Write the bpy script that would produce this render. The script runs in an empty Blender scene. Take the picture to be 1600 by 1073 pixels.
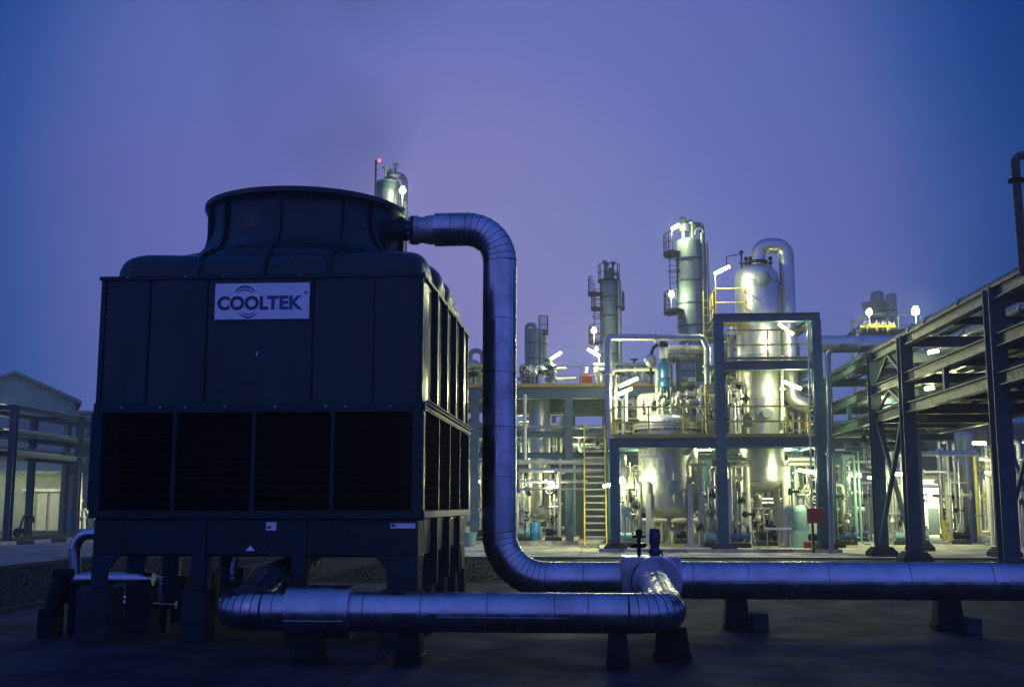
import bpy, math, random
from mathutils import Vector, Matrix
R = math.radians
sc = bpy.context.scene
COL = sc.collection

# ------------------------------------------------------------------ camera
F, PITCH, YAW, EYE = 1770.0, R(8.13), R(4.0), 1.6      # focal length in pixels of the 1600 px wide photograph
cam_d = bpy.data.cameras.new('camera')
cam_d.sensor_width = 36; cam_d.lens = F * 36 / 1600; cam_d.clip_start = .1; cam_d.clip_end = 3000
cam = bpy.data.objects.new('camera', cam_d); COL.objects.link(cam)
cam.location = (0, 0, EYE); cam.rotation_euler = (R(90) + PITCH, 0, YAW)
sc.camera = cam
FW = Vector((-math.sin(YAW) * math.cos(PITCH), math.cos(YAW) * math.cos(PITCH), math.sin(PITCH)))
RT = Vector((math.cos(YAW), math.sin(YAW), 0)); UP = RT.cross(FW)
def ray(px, py): return FW + RT * ((px - 800) / F) + UP * ((536.5 - py) / F)
def P(px, py, Y):                       # the point at depth Y that was measured at this place of the photograph
    d = ray(px, py); t = Y / d.y
    return Vector((d.x * t, Y, EYE + d.z * t))
def PX(px, Y, z=1.6):                   # X of a vertical seen at column px for a point at height z
    y = 789.5 - (z - EYE) * F / Y
    return P(px, y, Y).x
def PZ(py, Y, px=925): return P(px, py, Y).z

# ------------------------------------------------------------------ world: dusk sky
w = bpy.data.worlds.new('World'); sc.world = w; w.use_nodes = True
nt = w.node_tree; N = nt.nodes; L = nt.links; N.clear()
def nd(t, **k):
    n = N.new(t)
    for a, b in k.items(): setattr(n, a, b)
    return n
out = nd('ShaderNodeOutputWorld'); bg = nd('ShaderNodeBackground')
sky = nd('ShaderNodeTexSky', sky_type='NISHITA'); sky.sun_disc = False
sky.sun_elevation = R(-3.0); sky.sun_rotation = R(-60)
tc = nd('ShaderNodeTexCoord')
gdir = ray(752, 390).normalized()
dot = nd('ShaderNodeVectorMath', operation='DOT_PRODUCT'); dot.inputs[1].default_value = gdir
nz = nd('ShaderNodeTexNoise'); nz.inputs['Scale'].default_value = 2.2; nz.inputs['Detail'].default_value = 5; nz.inputs['Distortion'].default_value = .6
wrp = nd('ShaderNodeMath', operation='MULTIPLY_ADD'); wrp.inputs[1].default_value = .055; 
ac = nd('ShaderNodeMath', operation='ARCCOSINE')
L.new(tc.outputs['Generated'], dot.inputs[0]); smap = nd('ShaderNodeMapping'); smap.inputs['Scale'].default_value = (1, 1, 2.2); L.new(tc.outputs['Generated'], smap.inputs[0]); L.new(smap.outputs[0], nz.inputs['Vector'])
L.new(dot.outputs['Value'], ac.inputs[0])
L.new(nz.outputs['Fac'], wrp.inputs[0]); L.new(ac.outputs[0], wrp.inputs[2])
ramp = nd('ShaderNodeValToRGB'); cr = ramp.color_ramp
def lin(c): return tuple(((x / 255 + .055) / 1.055) ** 2.4 if x > 10 else x / 255 / 12.92 for x in c)
div = nd('ShaderNodeMath', operation='MULTIPLY_ADD'); div.inputs[1].default_value = 1 / math.pi; div.inputs[2].default_value = -.027 / math.pi
L.new(wrp.outputs[0], div.inputs[0]); L.new(div.outputs[0], ramp.inputs[0])
stops = [(0, (131, 135, 193)), (.10, (122, 129, 191)), (.20, (102, 116, 186)), (.30, (92, 106, 178)), (.35, (82, 99, 170)), (.39, (54, 86, 158)),
         (.445, (16, 66, 136)), (.50, (0, 52, 122)), (.56, (0, 44, 114)), (.90, (36, 74, 164)), (1.3, (58, 92, 188)), (1.8, (76, 108, 212)), (2.4, (98, 116, 218)), (3.1, (76, 96, 190))]
while len(cr.elements) < len(stops): cr.elements.new(.5)
for e, (p_, c) in zip(cr.elements, stops): e.position = p_ / math.pi; e.color = lin(c) + (1,)
add = nd('ShaderNodeMix', data_type='RGBA', blend_type='ADD'); add.inputs[0].default_value = .02
L.new(ramp.outputs[0], add.inputs[6]); L.new(sky.outputs[0], add.inputs[7])
nv = nd('ShaderNodeTexNoise'); nv.inputs['Scale'].default_value = 1.9; nv.inputs['Detail'].default_value = 3; L.new(smap.outputs[0], nv.inputs['Vector'])
vr = nd('ShaderNodeMapRange'); vr.inputs['From Min'].default_value = .38; vr.inputs['From Max'].default_value = .62; L.new(nv.outputs['Fac'], vr.inputs['Value'])
tint = nd('ShaderNodeMix', data_type='RGBA', blend_type='MIX'); tint.inputs[6].default_value = (.94, 1.02, 1, 1); tint.inputs[7].default_value = (1.12, .96, 1.0, 1); L.new(vr.outputs[0], tint.inputs[0])
mauve = nd('ShaderNodeMix', data_type='RGBA', blend_type='MULTIPLY'); mauve.inputs[0].default_value = 1; L.new(add.outputs[2], mauve.inputs[6]); L.new(tint.outputs[2], mauve.inputs[7])
L.new(mauve.outputs[2], bg.inputs[0]); bg.inputs[1].default_value = 1.04
L.new(bg.outputs[0], out.inputs[0])

# ------------------------------------------------------------------ the last afterglow as a very weak sun
sd = bpy.data.lights.new('sun', 'SUN'); sd.energy = .03; sd.angle = R(25); sd.color = (.75, .7, 1)
so = bpy.data.objects.new('sun', sd); COL.objects.link(so); so.rotation_euler = (R(65), 0, R(-60))

vs = sc.view_settings
vs.view_transform = 'Standard'; vs.look = 'None'; vs.exposure = 0.0; vs.gamma = 1.0; vs.use_curve_mapping = False
sc.cycles.max_bounces = 6; sc.cycles.diffuse_bounces = 3; sc.cycles.glossy_bounces = 3; sc.cycles.volume_bounces = 0
sc.cycles.use_denoising = True
sc.cycles.sample_clamp_indirect = 4.0

# ------------------------------------------------------------------ materials
MATS = {}
def mat(name, col, rough=.5, metal=0.0, var=.25, scale=3.0, bump=0.0, bscale=None, rvar=.12, stretch=None, emis=None):
    m = bpy.data.materials.new(name); m.use_nodes = True
    t = m.node_tree; b = t.nodes['Principled BSDF']; l = t.links
    b.inputs['Metallic'].default_value = metal
    if emis:
        b.inputs['Base Color'].default_value = tuple(col) + (1,)
        b.inputs['Emission Color'].default_value = tuple(col) + (1,); b.inputs['Emission Strength'].default_value = emis
        MATS[name] = m; return m
    c = t.nodes.new('ShaderNodeTexCoord'); mp = t.nodes.new('ShaderNodeMapping')
    l.new(c.outputs['Object'], mp.inputs[0])
    if stretch: mp.inputs['Scale'].default_value = stretch
    n1 = t.nodes.new('ShaderNodeTexNoise'); n1.inputs['Scale'].default_value = scale; n1.inputs['Detail'].default_value = 6
    n1.inputs['Roughness'].default_value = .65
    l.new(mp.outputs[0], n1.inputs['Vector'])
    r = t.nodes.new('ShaderNodeMapRange'); r.inputs['From Min'].default_value = .3; r.inputs['From Max'].default_value = .7
    r.inputs['To Min'].default_value = 1 - var; r.inputs['To Max'].default_value = 1 + var * .6
    l.new(n1.outputs['Fac'], r.inputs['Value'])
    mx = t.nodes.new('ShaderNodeVectorMath'); mx.operation = 'SCALE'; mx.inputs[0].default_value = col
    l.new(r.outputs[0], mx.inputs['Scale']); l.new(mx.outputs[0], b.inputs['Base Color'])
    r2 = t.nodes.new('ShaderNodeMapRange'); r2.inputs['From Min'].default_value = .3; r2.inputs['From Max'].default_value = .7
    r2.inputs['To Min'].default_value = max(.03, rough - rvar); r2.inputs['To Max'].default_value = min(1, rough + rvar)
    n2 = t.nodes.new('ShaderNodeTexNoise'); n2.inputs['Scale'].default_value = scale * 2.7; n2.inputs['Detail'].default_value = 4
    l.new(mp.outputs[0], n2.inputs['Vector']); l.new(n2.outputs['Fac'], r2.inputs['Value']); l.new(r2.outputs[0], b.inputs['Roughness'])
    if bump:
        n3 = t.nodes.new('ShaderNodeTexNoise'); n3.inputs['Scale'].default_value = bscale or scale * 4; n3.inputs['Detail'].default_value = 5
        bp = t.nodes.new('ShaderNodeBump'); bp.inputs['Strength'].default_value = bump; bp.inputs['Distance'].default_value = .02
        l.new(mp.outputs[0], n3.inputs['Vector']); l.new(n3.outputs['Fac'], bp.inputs['Height']); l.new(bp.outputs[0], b.inputs['Normal'])
    MATS[name] = m; return m
M_clad = mat('aluminium_cladding', (.47, .49, .53), .27, 1.0, .32, 2.2, .20, 2.2)
M_seam = mat('cladding_seam', (.035, .036, .04), .6, .3)
M_frp = mat('dark_fibreglass', (.002, .020, .023), .26, 0, .4, 1.6, .03, 9, stretch=(1, 1, .35))
M_frp2 = mat('dark_fibreglass_frame', (.005, .028, .036), .38, 0, .35, 2.4, .05)
M_galv = mat('galvanised_steel', (.36, .38, .39), .5, .55, .35, 9, .06)
M_dark = mat('louvre_black', (.004, .005, .007), .9)
M_dark.node_tree.nodes['Principled BSDF'].inputs['Specular IOR Level'].default_value = .05
for m_, v_ in ((M_frp, .34), (M_frp2, .22)): m_.node_tree.nodes['Principled BSDF'].inputs['Specular IOR Level'].default_value = v_
M_white = mat('white_enamel', (.78, .80, .82), .4, 0, .10, 6)
M_navy = mat('navy_lettering', (.012, .022, .09), .5)
M_navy2 = mat('blue_lettering', (.035, .075, .21), .5)
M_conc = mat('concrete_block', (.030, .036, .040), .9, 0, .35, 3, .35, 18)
M_iron = mat('dark_iron', (.008, .010, .013), .6, .0, .4, 6, .1)
M_blue = mat('blue_steel_paint', (.010, .092, .15), .55, 0, .30, 3, .04)
M_teal = mat('teal_steel_paint', (.06, .115, .15), .5, 0, .30, 3, .04)
M_rack = mat('grey_steel_paint', (.044, .084, .104), .5, 0, .35, 2.5, .05)
M_dteal = mat('dark_teal_paint', (.022, .055, .065), .55, 0, .3, 2.5)
M_yell = mat('yellow_rail_paint', (.80, .62, .05), .45, 0, .2, 5)
M_toe = mat('ochre_toe_board', (.46, .32, .06), .6, 0, .3, 4)
M_grate = mat('deck_grating', (.10, .13, .13), .6, .4, .3, 10)
M_ss = mat('stainless_vessel', (.54, .555, .53), .38, .85, .2, 1.6, .015, 5, stretch=(1, 1, .5))
M_ssd = mat('weathered_vessel', (.15, .195, .215), .55, .2, .25, 1.6, .015, 5, stretch=(1, 1, .4))
M_pale = mat('pale_pipe_paint', (.60, .60, .52), .42, .2, .22, 4)
M_pipe = mat('pipe_steel', (.42, .44, .44), .4, .7, .25, 4)
M_valve = mat('valve_paint', (.52, .53, .46), .42, .3, .45, 14)
M_motor = mat('blue_motor_paint', (.003, .055, .16), .4, 0, .2, 5)
M_dmotor = mat('navy_actuator_paint', (.012, .018, .07), .45, 0, .2, 5)
M_rust = mat('rusty_brown_steel', (.11, .050, .032), .7, 0, .4, 5)
M_red = mat('red_cabinet_paint', (.34, .022, .016), .45, 0, .25, 5)
M_green = mat('green_vessel_paint', (.22, .40, .36), .45, 0, .2, 4)
M_drum = mat('blue_plastic_drum', (.03, .22, .50), .4, 0, .15, 5)
M_wall = mat('corrugated_wall', (.13, .26, .265), .65, 0, .25, 1.2)
M_roof = mat('roof_sheet', (.10, .14, .16), .5, .2, .2, 2)
M_cream = mat('cream_panel', (.55, .53, .40), .6, 0, .2, 2.5)
M_lean = mat('pale_green_grey_wall', (.26, .29, .22), .75, 0, .25, 1.5, .05, 8)
M_render = mat('pale_render', (.62, .58, .42), .8, 0, .18, 1.5, .1, 8)
M_bwall = mat('blue_grey_wall', (.038, .055, .07), .8, 0, .3, 1.5, .1, 8)
M_glass = mat('dark_glass', (.02, .03, .045), .12, 0, .1, 3)
M_pane = mat('lit_window', (1.0, .96, .74), emis=1.6)
M_lamp = mat('fluorescent_tube', (.95, 1.0, .50), emis=9)
M_lampb = mat('lamp_globe', (.96, 1.0, .68), emis=8)
M_redl = mat('red_beacon', (1.0, .08, .05), emis=5)
M_grass = mat('grass_blade', (.004, .012, .004), .95, 0, .5, .8)
M_tank = mat('grey_tank', (.17, .22, .24), .5, .3, .25, 1.5, .04)
M_yobj = mat('yellow_equipment', (.62, .55, .08), .5, 0, .2, 5)

def ground_mat(name, col, joint=None, jw=.012, var=.4, scale=.5, bump=.5):
    m = mat(name, col, .82, 0, var, scale, bump, 35)
    t = m.node_tree; l = t.links; b = t.nodes['Principled BSDF']
    src = b.inputs['Base Color'].links[0].from_socket
    c = t.nodes.new('ShaderNodeTexCoord')
    # blotches of old stain with a shape of their own
    n = t.nodes.new('ShaderNodeTexNoise'); n.inputs['Scale'].default_value = .9; n.inputs['Detail'].default_value = 8; n.inputs['Roughness'].default_value = .75
    l.new(c.outputs['Object'], n.inputs['Vector'])
    mr = t.nodes.new('ShaderNodeMapRange'); mr.inputs['From Min'].default_value = .42; mr.inputs['From Max'].default_value = .62
    mr.inputs['To Min'].default_value = .42; mr.inputs['To Max'].default_value = 1.35
    l.new(n.outputs['Fac'], mr.inputs['Value'])
    s = t.nodes.new('ShaderNodeVectorMath'); s.operation = 'SCALE'
    l.new(src, s.inputs[0]); l.new(mr.outputs[0], s.inputs['Scale'])
    o = s.outputs[0]
    if joint:
        sx = t.nodes.new('ShaderNodeSeparateXYZ'); l.new(c.outputs['Object'], sx.inputs[0])
        ms = []
        for i, (per, off) in enumerate(joint):
            a = t.nodes.new('ShaderNodeMath'); a.operation = 'PINGPONG'; a.inputs[1].default_value = per / 2
            a0 = t.nodes.new('ShaderNodeMath'); a0.operation = 'ADD'; a0.inputs[1].default_value = off
            l.new(sx.outputs[i], a0.inputs[0]); l.new(a0.outputs[0], a.inputs[0])
            g = t.nodes.new('ShaderNodeMath'); g.operation = 'GREATER_THAN'; g.inputs[1].default_value = jw
            l.new(a.outputs[0], g.inputs[0]); ms.append(g)
        mm = t.nodes.new('ShaderNodeMath'); mm.operation = 'MULTIPLY'; l.new(ms[0].outputs[0], mm.inputs[0]); l.new(ms[1].outputs[0], mm.inputs[1])
        mr2 = t.nodes.new('ShaderNodeMapRange'); mr2.inputs['To Min'].default_value = .25; l.new(mm.outputs[0], mr2.inputs['Value'])
        s2 = t.nodes.new('ShaderNodeVectorMath'); s2.operation = 'SCALE'; l.new(o, s2.inputs[0]); l.new(mr2.outputs[0], s2.inputs['Scale']); o = s2.outputs[0]
    l.new(o, b.inputs['Base Color'])
    return m
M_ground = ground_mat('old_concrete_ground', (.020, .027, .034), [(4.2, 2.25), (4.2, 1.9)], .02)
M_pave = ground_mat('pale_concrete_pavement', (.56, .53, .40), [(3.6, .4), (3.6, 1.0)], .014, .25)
M_road = ground_mat('asphalt', (.14, .165, .18))
M_soil = ground_mat('soil', (.006, .013, .006))
for m_, v_ in ((M_iron, .12), (M_conc, .12), (M_grass, .05), (M_soil, .1), (M_ground, .22)): m_.node_tree.nodes['Principled BSDF'].inputs['Specular IOR Level'].default_value = v_
M_stripe_w = mat('kerb_white_paint', (.55, .55, .52), .7, 0, .3, 6)
M_stripe_b = mat('kerb_black_paint', (.03, .03, .035), .7)

# ------------------------------------------------------------------ mesh builder
def basis(d):
    d = Vector(d).normalized(); a = Vector((0, 0, 1)) if abs(d.z) < .9 else Vector((1, 0, 0))
    u = a.cross(d).normalized(); return u, d.cross(u)
class MB:
    def __init__(s): s.v = []; s.f = []; s.m = []
    def add(s, vs, fs, mi=0):
        o = len(s.v); s.v += [tuple(v) for v in vs]; s.f += [tuple(i + o for i in f) for f in fs]; s.m += [mi] * len(fs); return s
    def box(s, x0, x1, y0, y1, z0, z1, mi=0):
        return s.add([(x0, y0, z0), (x1, y0, z0), (x1, y1, z0), (x0, y1, z0), (x0, y0, z1), (x1, y0, z1), (x1, y1, z1), (x0, y1, z1)],
                     [(3, 2, 1, 0), (4, 5, 6, 7), (0, 1, 5, 4), (1, 2, 6, 5), (2, 3, 7, 6), (3, 0, 4, 7)], mi)
    def cbox(s, c, sx, sy, sz, mi=0):
        return s.box(c[0] - sx / 2, c[0] + sx / 2, c[1] - sy / 2, c[1] + sy / 2, c[2] - sz / 2, c[2] + sz / 2, mi)
    def bar(s, p0, p1, w_, h_, mi=0):          # rectangular bar between two points
        p0 = Vector(p0); p1 = Vector(p1); u, v = basis(p1 - p0); q = []
        for p in (p0, p1):
            for a, b in ((-1, -1), (1, -1), (1, 1), (-1, 1)): q.append(p + u * (a * w_ / 2) + v * (b * h_ / 2))
        return s.add(q, [(3, 2, 1, 0), (4, 5, 6, 7), (0, 1, 5, 4), (1, 2, 6, 5), (2, 3, 7, 6), (3, 0, 4, 7)], mi)
    def ibeam(s, p0, p1, h=.3, w=.2, tf=.025, tw=.018, up=(0, 0, 1), mi=0):
        p0 = Vector(p0); p1 = Vector(p1); d = (p1 - p0).normalized(); up = Vector(up); sd_ = d.cross(up).normalized(); up = sd_.cross(d)
        a, b = w / 2, h / 2
        pr = [(-a, -b), (a, -b), (a, -b + tf), (tw / 2, -b + tf), (tw / 2, b - tf), (a, b - tf), (a, b), (-a, b), (-a, b - tf), (-tw / 2, b - tf), (-tw / 2, -b + tf), (-a, -b + tf)]
        n = 12; q = [p + sd_ * x + up * y for p in (p0, p1) for x, y in pr]
        fs = [(i, (i + 1) % n, n + (i + 1) % n, n + i) for i in range(n)]
        fs += [(0, 11, 2, 1), (11, 10, 3, 2), (10, 9, 4, 3), (9, 8, 5, 4), (8, 7, 6, 5)]
        fs += [tuple(n + i for i in f[::-1]) for f in fs[n:n + 5]]
        return s.add(q, fs, mi)
    def tube(s, pts, r, n=12, mi=0, caps=True):
        pts = [Vector(p) for p in pts]; k = len(pts)
        rs = r if isinstance(r, (list, tuple)) else [r] * k
        tn = []
        for i in range(k):
            a = (pts[i] - pts[i - 1]).normalized() if i else None; b = (pts[i + 1] - pts[i]).normalized() if i < k - 1 else None
            tn.append((a + b).normalized() if a and b and (a + b).length > 1e-6 else (a or b))
        u, _ = basis(tn[0]); q = []
        for i in range(k):
            u = (u - tn[i] * u.dot(tn[i])).normalized(); v = tn[i].cross(u)
            for j in range(n):
                t = 2 * math.pi * j / n; q.append(pts[i] + (u * math.cos(t) + v * math.sin(t)) * rs[i])
        fs = [(i * n + j, i * n + (j + 1) % n, (i + 1) * n + (j + 1) % n, (i + 1) * n + j) for i in range(k - 1) for j in range(n)]
        if caps: fs += [tuple(range(n))[::-1], tuple((k - 1) * n + j for j in range(n))]
        return s.add(q, fs, mi)
    def lathe(s, prof, c=(0, 0, 0), n=24, axis=(0, 0, 1), mi=0, caps=True):
        c = Vector(c); ax = Vector(axis).normalized(); u, v = basis(ax); q = []
        for r, z in prof:
            for j in range(n):
                t = 2 * math.pi * j / n; q.append(c + ax * z + (u * math.cos(t) + v * math.sin(t)) * max(r, .0005))
        k = len(prof)
        fs = [(i * n + j, i * n + (j + 1) % n, (i + 1) * n + (j + 1) % n, (i + 1) * n + j) for i in range(k - 1) for j in range(n)]
        if caps: fs += [tuple(range(n))[::-1], tuple((k - 1) * n + j for j in range(n))]
        return s.add(q, fs, mi)
    def torus(s, c, axis, Rr, r, n=20, k=6, mi=0):
        c = Vector(c); u, v = basis(axis); ax = Vector(axis).normalized(); q = []
        for i in range(n):
            t = 2 * math.pi * i / n; e = u * math.cos(t) + v * math.sin(t)
            for j in range(k):
                a = 2 * math.pi * j / k; q.append(c + e * (Rr + r * math.cos(a)) + ax * (r * math.sin(a)))
        return s.add(q, [(i * k + j, ((i + 1) % n) * k + j, ((i + 1) % n) * k + (j + 1) % k, i * k + (j + 1) % k) for i in range(n) for j in range(k)], mi)
    def sphere(s, c, r, n=10, mi=0, sq=(1, 1, 1)):
        m = n // 2
        pr = [(r * math.sin(math.pi * i / m), -r * math.cos(math.pi * i / m)) for i in range(m + 1)]
        return s.lathe(pr, c, n, (0, 0, 1), mi, False)
def link(name, mb, mats, parent=None, smooth=40):
    me = bpy.data.meshes.new(name); me.from_pydata(mb.v, [], mb.f)
    for m in (mats if isinstance(mats, (list, tuple)) else [mats]): me.materials.append(m)
    if any(mb.m): me.polygons.foreach_set('material_index', mb.m)
    me.polygons.foreach_set('use_smooth', [True] * len(me.polygons))
    me.validate(); me.set_sharp_from_angle(angle=R(smooth))
    o = bpy.data.objects.new(name, me); COL.objects.link(o)
    if parent:
        o.parent = parent
        b = parent; off = Vector((0, 0, 0))
        while b: off += b.location; b = b.parent
        o.location = -off                        # meshes are written in world coordinates
    return o
def tag(o, label=None, cat=None, group=None, kind=None):
    if label: o['label'] = label
    if cat: o['category'] = cat
    if group: o['group'] = group
    if kind: o['kind'] = kind
    return o
def thing(name, label, cat, loc=(0, 0, 0), group=None):
    o = bpy.data.objects.new(name, None); COL.objects.link(o); o.location = loc; o.empty_display_size = .2
    return tag(o, label, cat, group)
def part(name, mb, mats, parent, label=None, smooth=40):
    o = link(name, mb, mats, parent, smooth)
    if label: o['label'] = label
    return o
def struct(name, mb, m): return tag(link(name, mb, m), kind='structure')
def copy_tree(o, parent=None):
    c = o.copy(); COL.objects.link(c)
    if parent: c.parent = parent
    for ch in list(o.children): copy_tree(ch, c)
    return c
def bevel(o, w_=.01, seg=2):
    b = o.modifiers.new('bevel', 'BEVEL'); b.width = w_; b.segments = seg; b.limit_method = 'ANGLE'; b.angle_limit = R(50)
    return o
def fillet(pts, rad, seg=6):
    pts = [Vector(p) for p in pts]; o = [pts[0]]
    for i in range(1, len(pts) - 1):
        a = (pts[i - 1] - pts[i]); b = (pts[i + 1] - pts[i]); la, lb = a.length, b.length; a.normalize(); b.normalize()
        th = a.angle(b)
        if th > R(175): o.append(pts[i]); continue
        d = min(rad / math.tan(th / 2), la * .49, lb * .49); rr = d * math.tan(th / 2)
        c = pts[i] + (a + b).normalized() * (rr / math.sin(th / 2))
        s0 = pts[i] + a * d - c; s1 = pts[i] + b * d - c; ang = s0.angle(s1); ax = s0.cross(s1).normalized()
        for k in range(seg + 1): o.append(c + Matrix.Rotation(ang * k / seg, 3, ax) @ s0)
    return o + [pts[-1]]
def gore(mb, pts, r, n=32, seam=True):       # mitred cladding: every piece has its own flat length, dark sealed seams between
    for a, b in zip(pts[:-1], pts[1:]):
        pass
    pts = [Vector(p) for p in pts]; k = len(pts); tn = []
    for i in range(k):
        a = (pts[i] - pts[i - 1]).normalized() if i else None; b = (pts[i + 1] - pts[i]).normalized() if i < k - 1 else None
        tn.append((a + b).normalized() if a and b else (a or b))
    u, _ = basis(tn[0]); rings = []
    for i in range(k):
        u = (u - tn[i] * u.dot(tn[i])).normalized(); v = tn[i].cross(u)
        rings.append([pts[i] + (u * math.cos(2 * math.pi * j / n) + v * math.sin(2 * math.pi * j / n)) * r for j in range(n)])
    for i in range(k - 1):
        mb.add(rings[i] + rings[i + 1], [(j, (j + 1) % n, n + (j + 1) % n, n + j) for j in range(n)])
    if seam:
        for i in range(k):
            t = tn[i] * .004
            q = []
            for sgn in (-1, 1):
                q += [pts[i] + (p - pts[i]) * (1 + .003 / r) + t * sgn for p in rings[i]]
            q2 = [pts[i] + (p - pts[i]) * .985 - t for p in rings[i]] + [pts[i] + (p - pts[i]) * .985 + t for p in rings[i]]
            mb.add(q + q2, [(j, (j + 1) % n, n + (j + 1) % n, n + j) for j in range(n)] + [(2 * n + j, 2 * n + (j + 1) % n, (j + 1) % n, j) for j in range(n)]
                   + [(n + j, n + (j + 1) % n, 3 * n + (j + 1) % n, 3 * n + j) for j in range(n)], 1)
def straight(mb, p0, p1, r, n=32, joints=()):
    p0 = Vector(p0); p1 = Vector(p1)
    mb.tube([p0, p1], r, n, 0, True)
    d = (p1 - p0)
    for t in joints:
        c = p0 + d * t; e = d.normalized() * .0035
        mb.tube([c - e, c + e], r + .0025, n, 1, True)

# ================================================================== THE SETTING
g = MB()
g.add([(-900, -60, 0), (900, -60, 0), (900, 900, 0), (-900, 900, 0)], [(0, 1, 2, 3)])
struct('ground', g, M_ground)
def sheet(name, x0, x1, y0, y1, z, m):
    return struct(name, MB().add([(x0, y0, z), (x1, y0, z), (x1, y1, z), (x0, y1, z)], [(0, 1, 2, 3)]), m)
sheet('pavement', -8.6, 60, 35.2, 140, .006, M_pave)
sheet('road', -23.5, -14.9, -30, 300, .008, M_road)
sheet('lawn', -14.75, -9.0, -20, 110, .012, M_soil)
sheet('lawn', -8.6, 40, 24.0, 35.0, .012, M_soil)
sheet('lawn', -29.2, -23.75, -20, 120, .012, M_soil)
k = MB()
for i in range(60):
    y = 20 + i * 1.5
    k.box(-23.72, -23.5, y, y + 1.49, 0, .15, i % 2)
struct('kerb', k, [M_stripe_w, M_stripe_b])
struct('kerb', MB().box(-14.9, -14.75, -10, 110, 0, .10), M_conc)
struct('kerb', MB().box(-9.0, -8.86, -10, 110, 0, .06), M_conc)
struct('kerb', MB().box(-8.6, 40, 35.0, 35.2, 0, .05), M_conc)
pl = MB(); pl.box(.25, 8.5, 39.9, 47.5, 0, .12)
struct('plinth', pl, M_pave)
struct('plinth', MB().box(-8.4, -.6, 47.6, 60, 0, .14), M_pave)
rnd = random.Random(5)
def blades(name, label, x0, x1, y0, y1, n, h):
    b = MB()
    for _ in range(n):
        x = rnd.uniform(x0, x1); y = rnd.uniform(y0, y1); a = rnd.uniform(0, 6.28); hh = h * rnd.uniform(.5, 1.2)
        dx, dy = math.cos(a) * .012, math.sin(a) * .012; lx, ly = rnd.uniform(-.5, .5) * hh, rnd.uniform(-.5, .5) * hh
        b.add([(x - dx, y - dy, .008), (x + dx, y + dy, .008), (x + lx, y + ly, hh)], [(0, 1, 2)])
    return tag(link(name, b, M_grass), label, 'grass', kind='stuff')
blades('grass', 'dark grass strip beside the road behind the cooling tower', -14.6, -9.1, 14, 34, 14000, .05)
blades('grass', 'dark grass strip between the concrete pads near the riser pipe', -6, -.5, 24.2, 34.8, 9000, .05)
blades('grass', 'grass verge beyond the black and white kerb', -29, -23.8, 36, 60, 6000, .05)

b = MB(); rg_ = random.Random(12)
for _ in range(700):
    x = rg_.uniform(-8.5, 9); y = rg_.uniform(9.0, 20); r_ = rg_.choice((.005, .006, .008, .011)) * rg_.uniform(.7, 1.3)
    b.add([(x - r_, y, 0), (x + r_, y - r_ * .3, 0), (x + r_ * .2, y + r_, 0), (x, y, r_ * .9)], [(0, 1, 3), (1, 2, 3), (2, 0, 3)])
tag(link('gravel', b, M_conc), 'loose grit scattered over the dark concrete yard', 'gravel', kind='stuff')
# ================================================================== COOLING TOWER
X0, X1, Y0, Y1 = -5.99, -2.04, 13.40, 18.40
XC, YC = (X0 + X1) / 2, (Y0 + Y1) / 2
Z_base, Z_l0, Z_l1, Z_top = .98, 1.47, 2.79, 4.38
tw = thing('cooling_tower', 'dark blue grey square cooling tower with a round fan stack on top', 'cooling tower', (XC, YC, 0))
# casing: panels with standing flanges
b = MB()
def casing_wall(b, ax, fixed, a0, a1, z0, z1, ribs, out):
    # shallow bowed panels between ribs
    for r0, r1 in zip(ribs[:-1], ribs[1:]):
        n = 6; q = []
        for i in range(n + 1):
            t = i / n; a = r0 + (r1 - r0) * t; bow = .018 * math.sin(math.pi * t)
            for z in (z0, z1):
                q.append((a, fixed + out * bow, z) if ax == 'x' else (fixed + out * bow, a, z))
        fs = [(2 * i, 2 * i + 2, 2 * i + 3, 2 * i + 1) for i in range(n)]
        b.add(q, fs)
rx = [X0, X0 + .58, X0 + 1.30, X0 + 2.62, X0 + 3.37, X1]
ry = [Y0 + i * (Y1 - Y0) / 5 for i in range(6)]
casing_wall(b, 'x', Y0, X0, X1, Z_l1, Z_top, rx, -1); casing_wall(b, 'x', Y1, X0, X1, Z_l1, Z_top, rx, 1)
casing_wall(b, 'y', X1, Y0, Y1, Z_l1, Z_top, ry, 1); casing_wall(b, 'y', X0, Y0, Y1, Z_l1, Z_top, ry, -1)
for i in range(14):
    z = Z_l1 + .12 + i * .11
    b.lathe([(.007, 0), (.006, .007)], (X1 - .05, Y0 - .012, z), 8, (0, -1, 0), 1); b.lathe([(.007, 0), (.006, .007)], (X0 + .05, Y0 - .012, z), 8, (0, -1, 0), 1)
b.cbox((P(402, 553, Y0).x, Y0 - .019, P(402, 553, Y0).z), .012, .004, .05, 2)
cas = part('casing', b, [M_frp, M_galv, M_white], tw)
def rib(name, *a): return bevel(part(name, MB().box(*a), M_frp2, tw), .006)
for x in rx[1:-1]: rib('casing_rib', x - .012, x + .012, Y0 - .028, Y0 + .01, Z_l1 + .05, Z_top - .03)
for y in ry[1:-1]:
    rib('casing_rib', X1 - .01, X1 + .075, y - .03, y + .03, Z_l1 + .04, Z_top - .03); rib('casing_rib', X0 - .10, X0 + .01, y - .035, y + .035, Z_l1 + .04, Z_top - .03)
for x in (X0, X1):
    for y in (Y0, Y1): rib('corner_post', x - .03, x + .03, y - .03, y + .03, Z_l1 + .04, Z_top - .03)
b = MB(); b.box(X0 - .05, X1 + .05, Y0 - .05, Y1 + .05, Z_top - .03, Z_top + .015)
for px_ in (201, 290, 350, 468):
    q = P(px_, 424, Y0 - .05); b.lathe([(.012, 0), (.010, .012)], (q.x, Y0 - .05, Z_top), 8, (0, -1, 0), 1)
part('casing_flange', b, [M_frp2, M_galv], tw)
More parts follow.
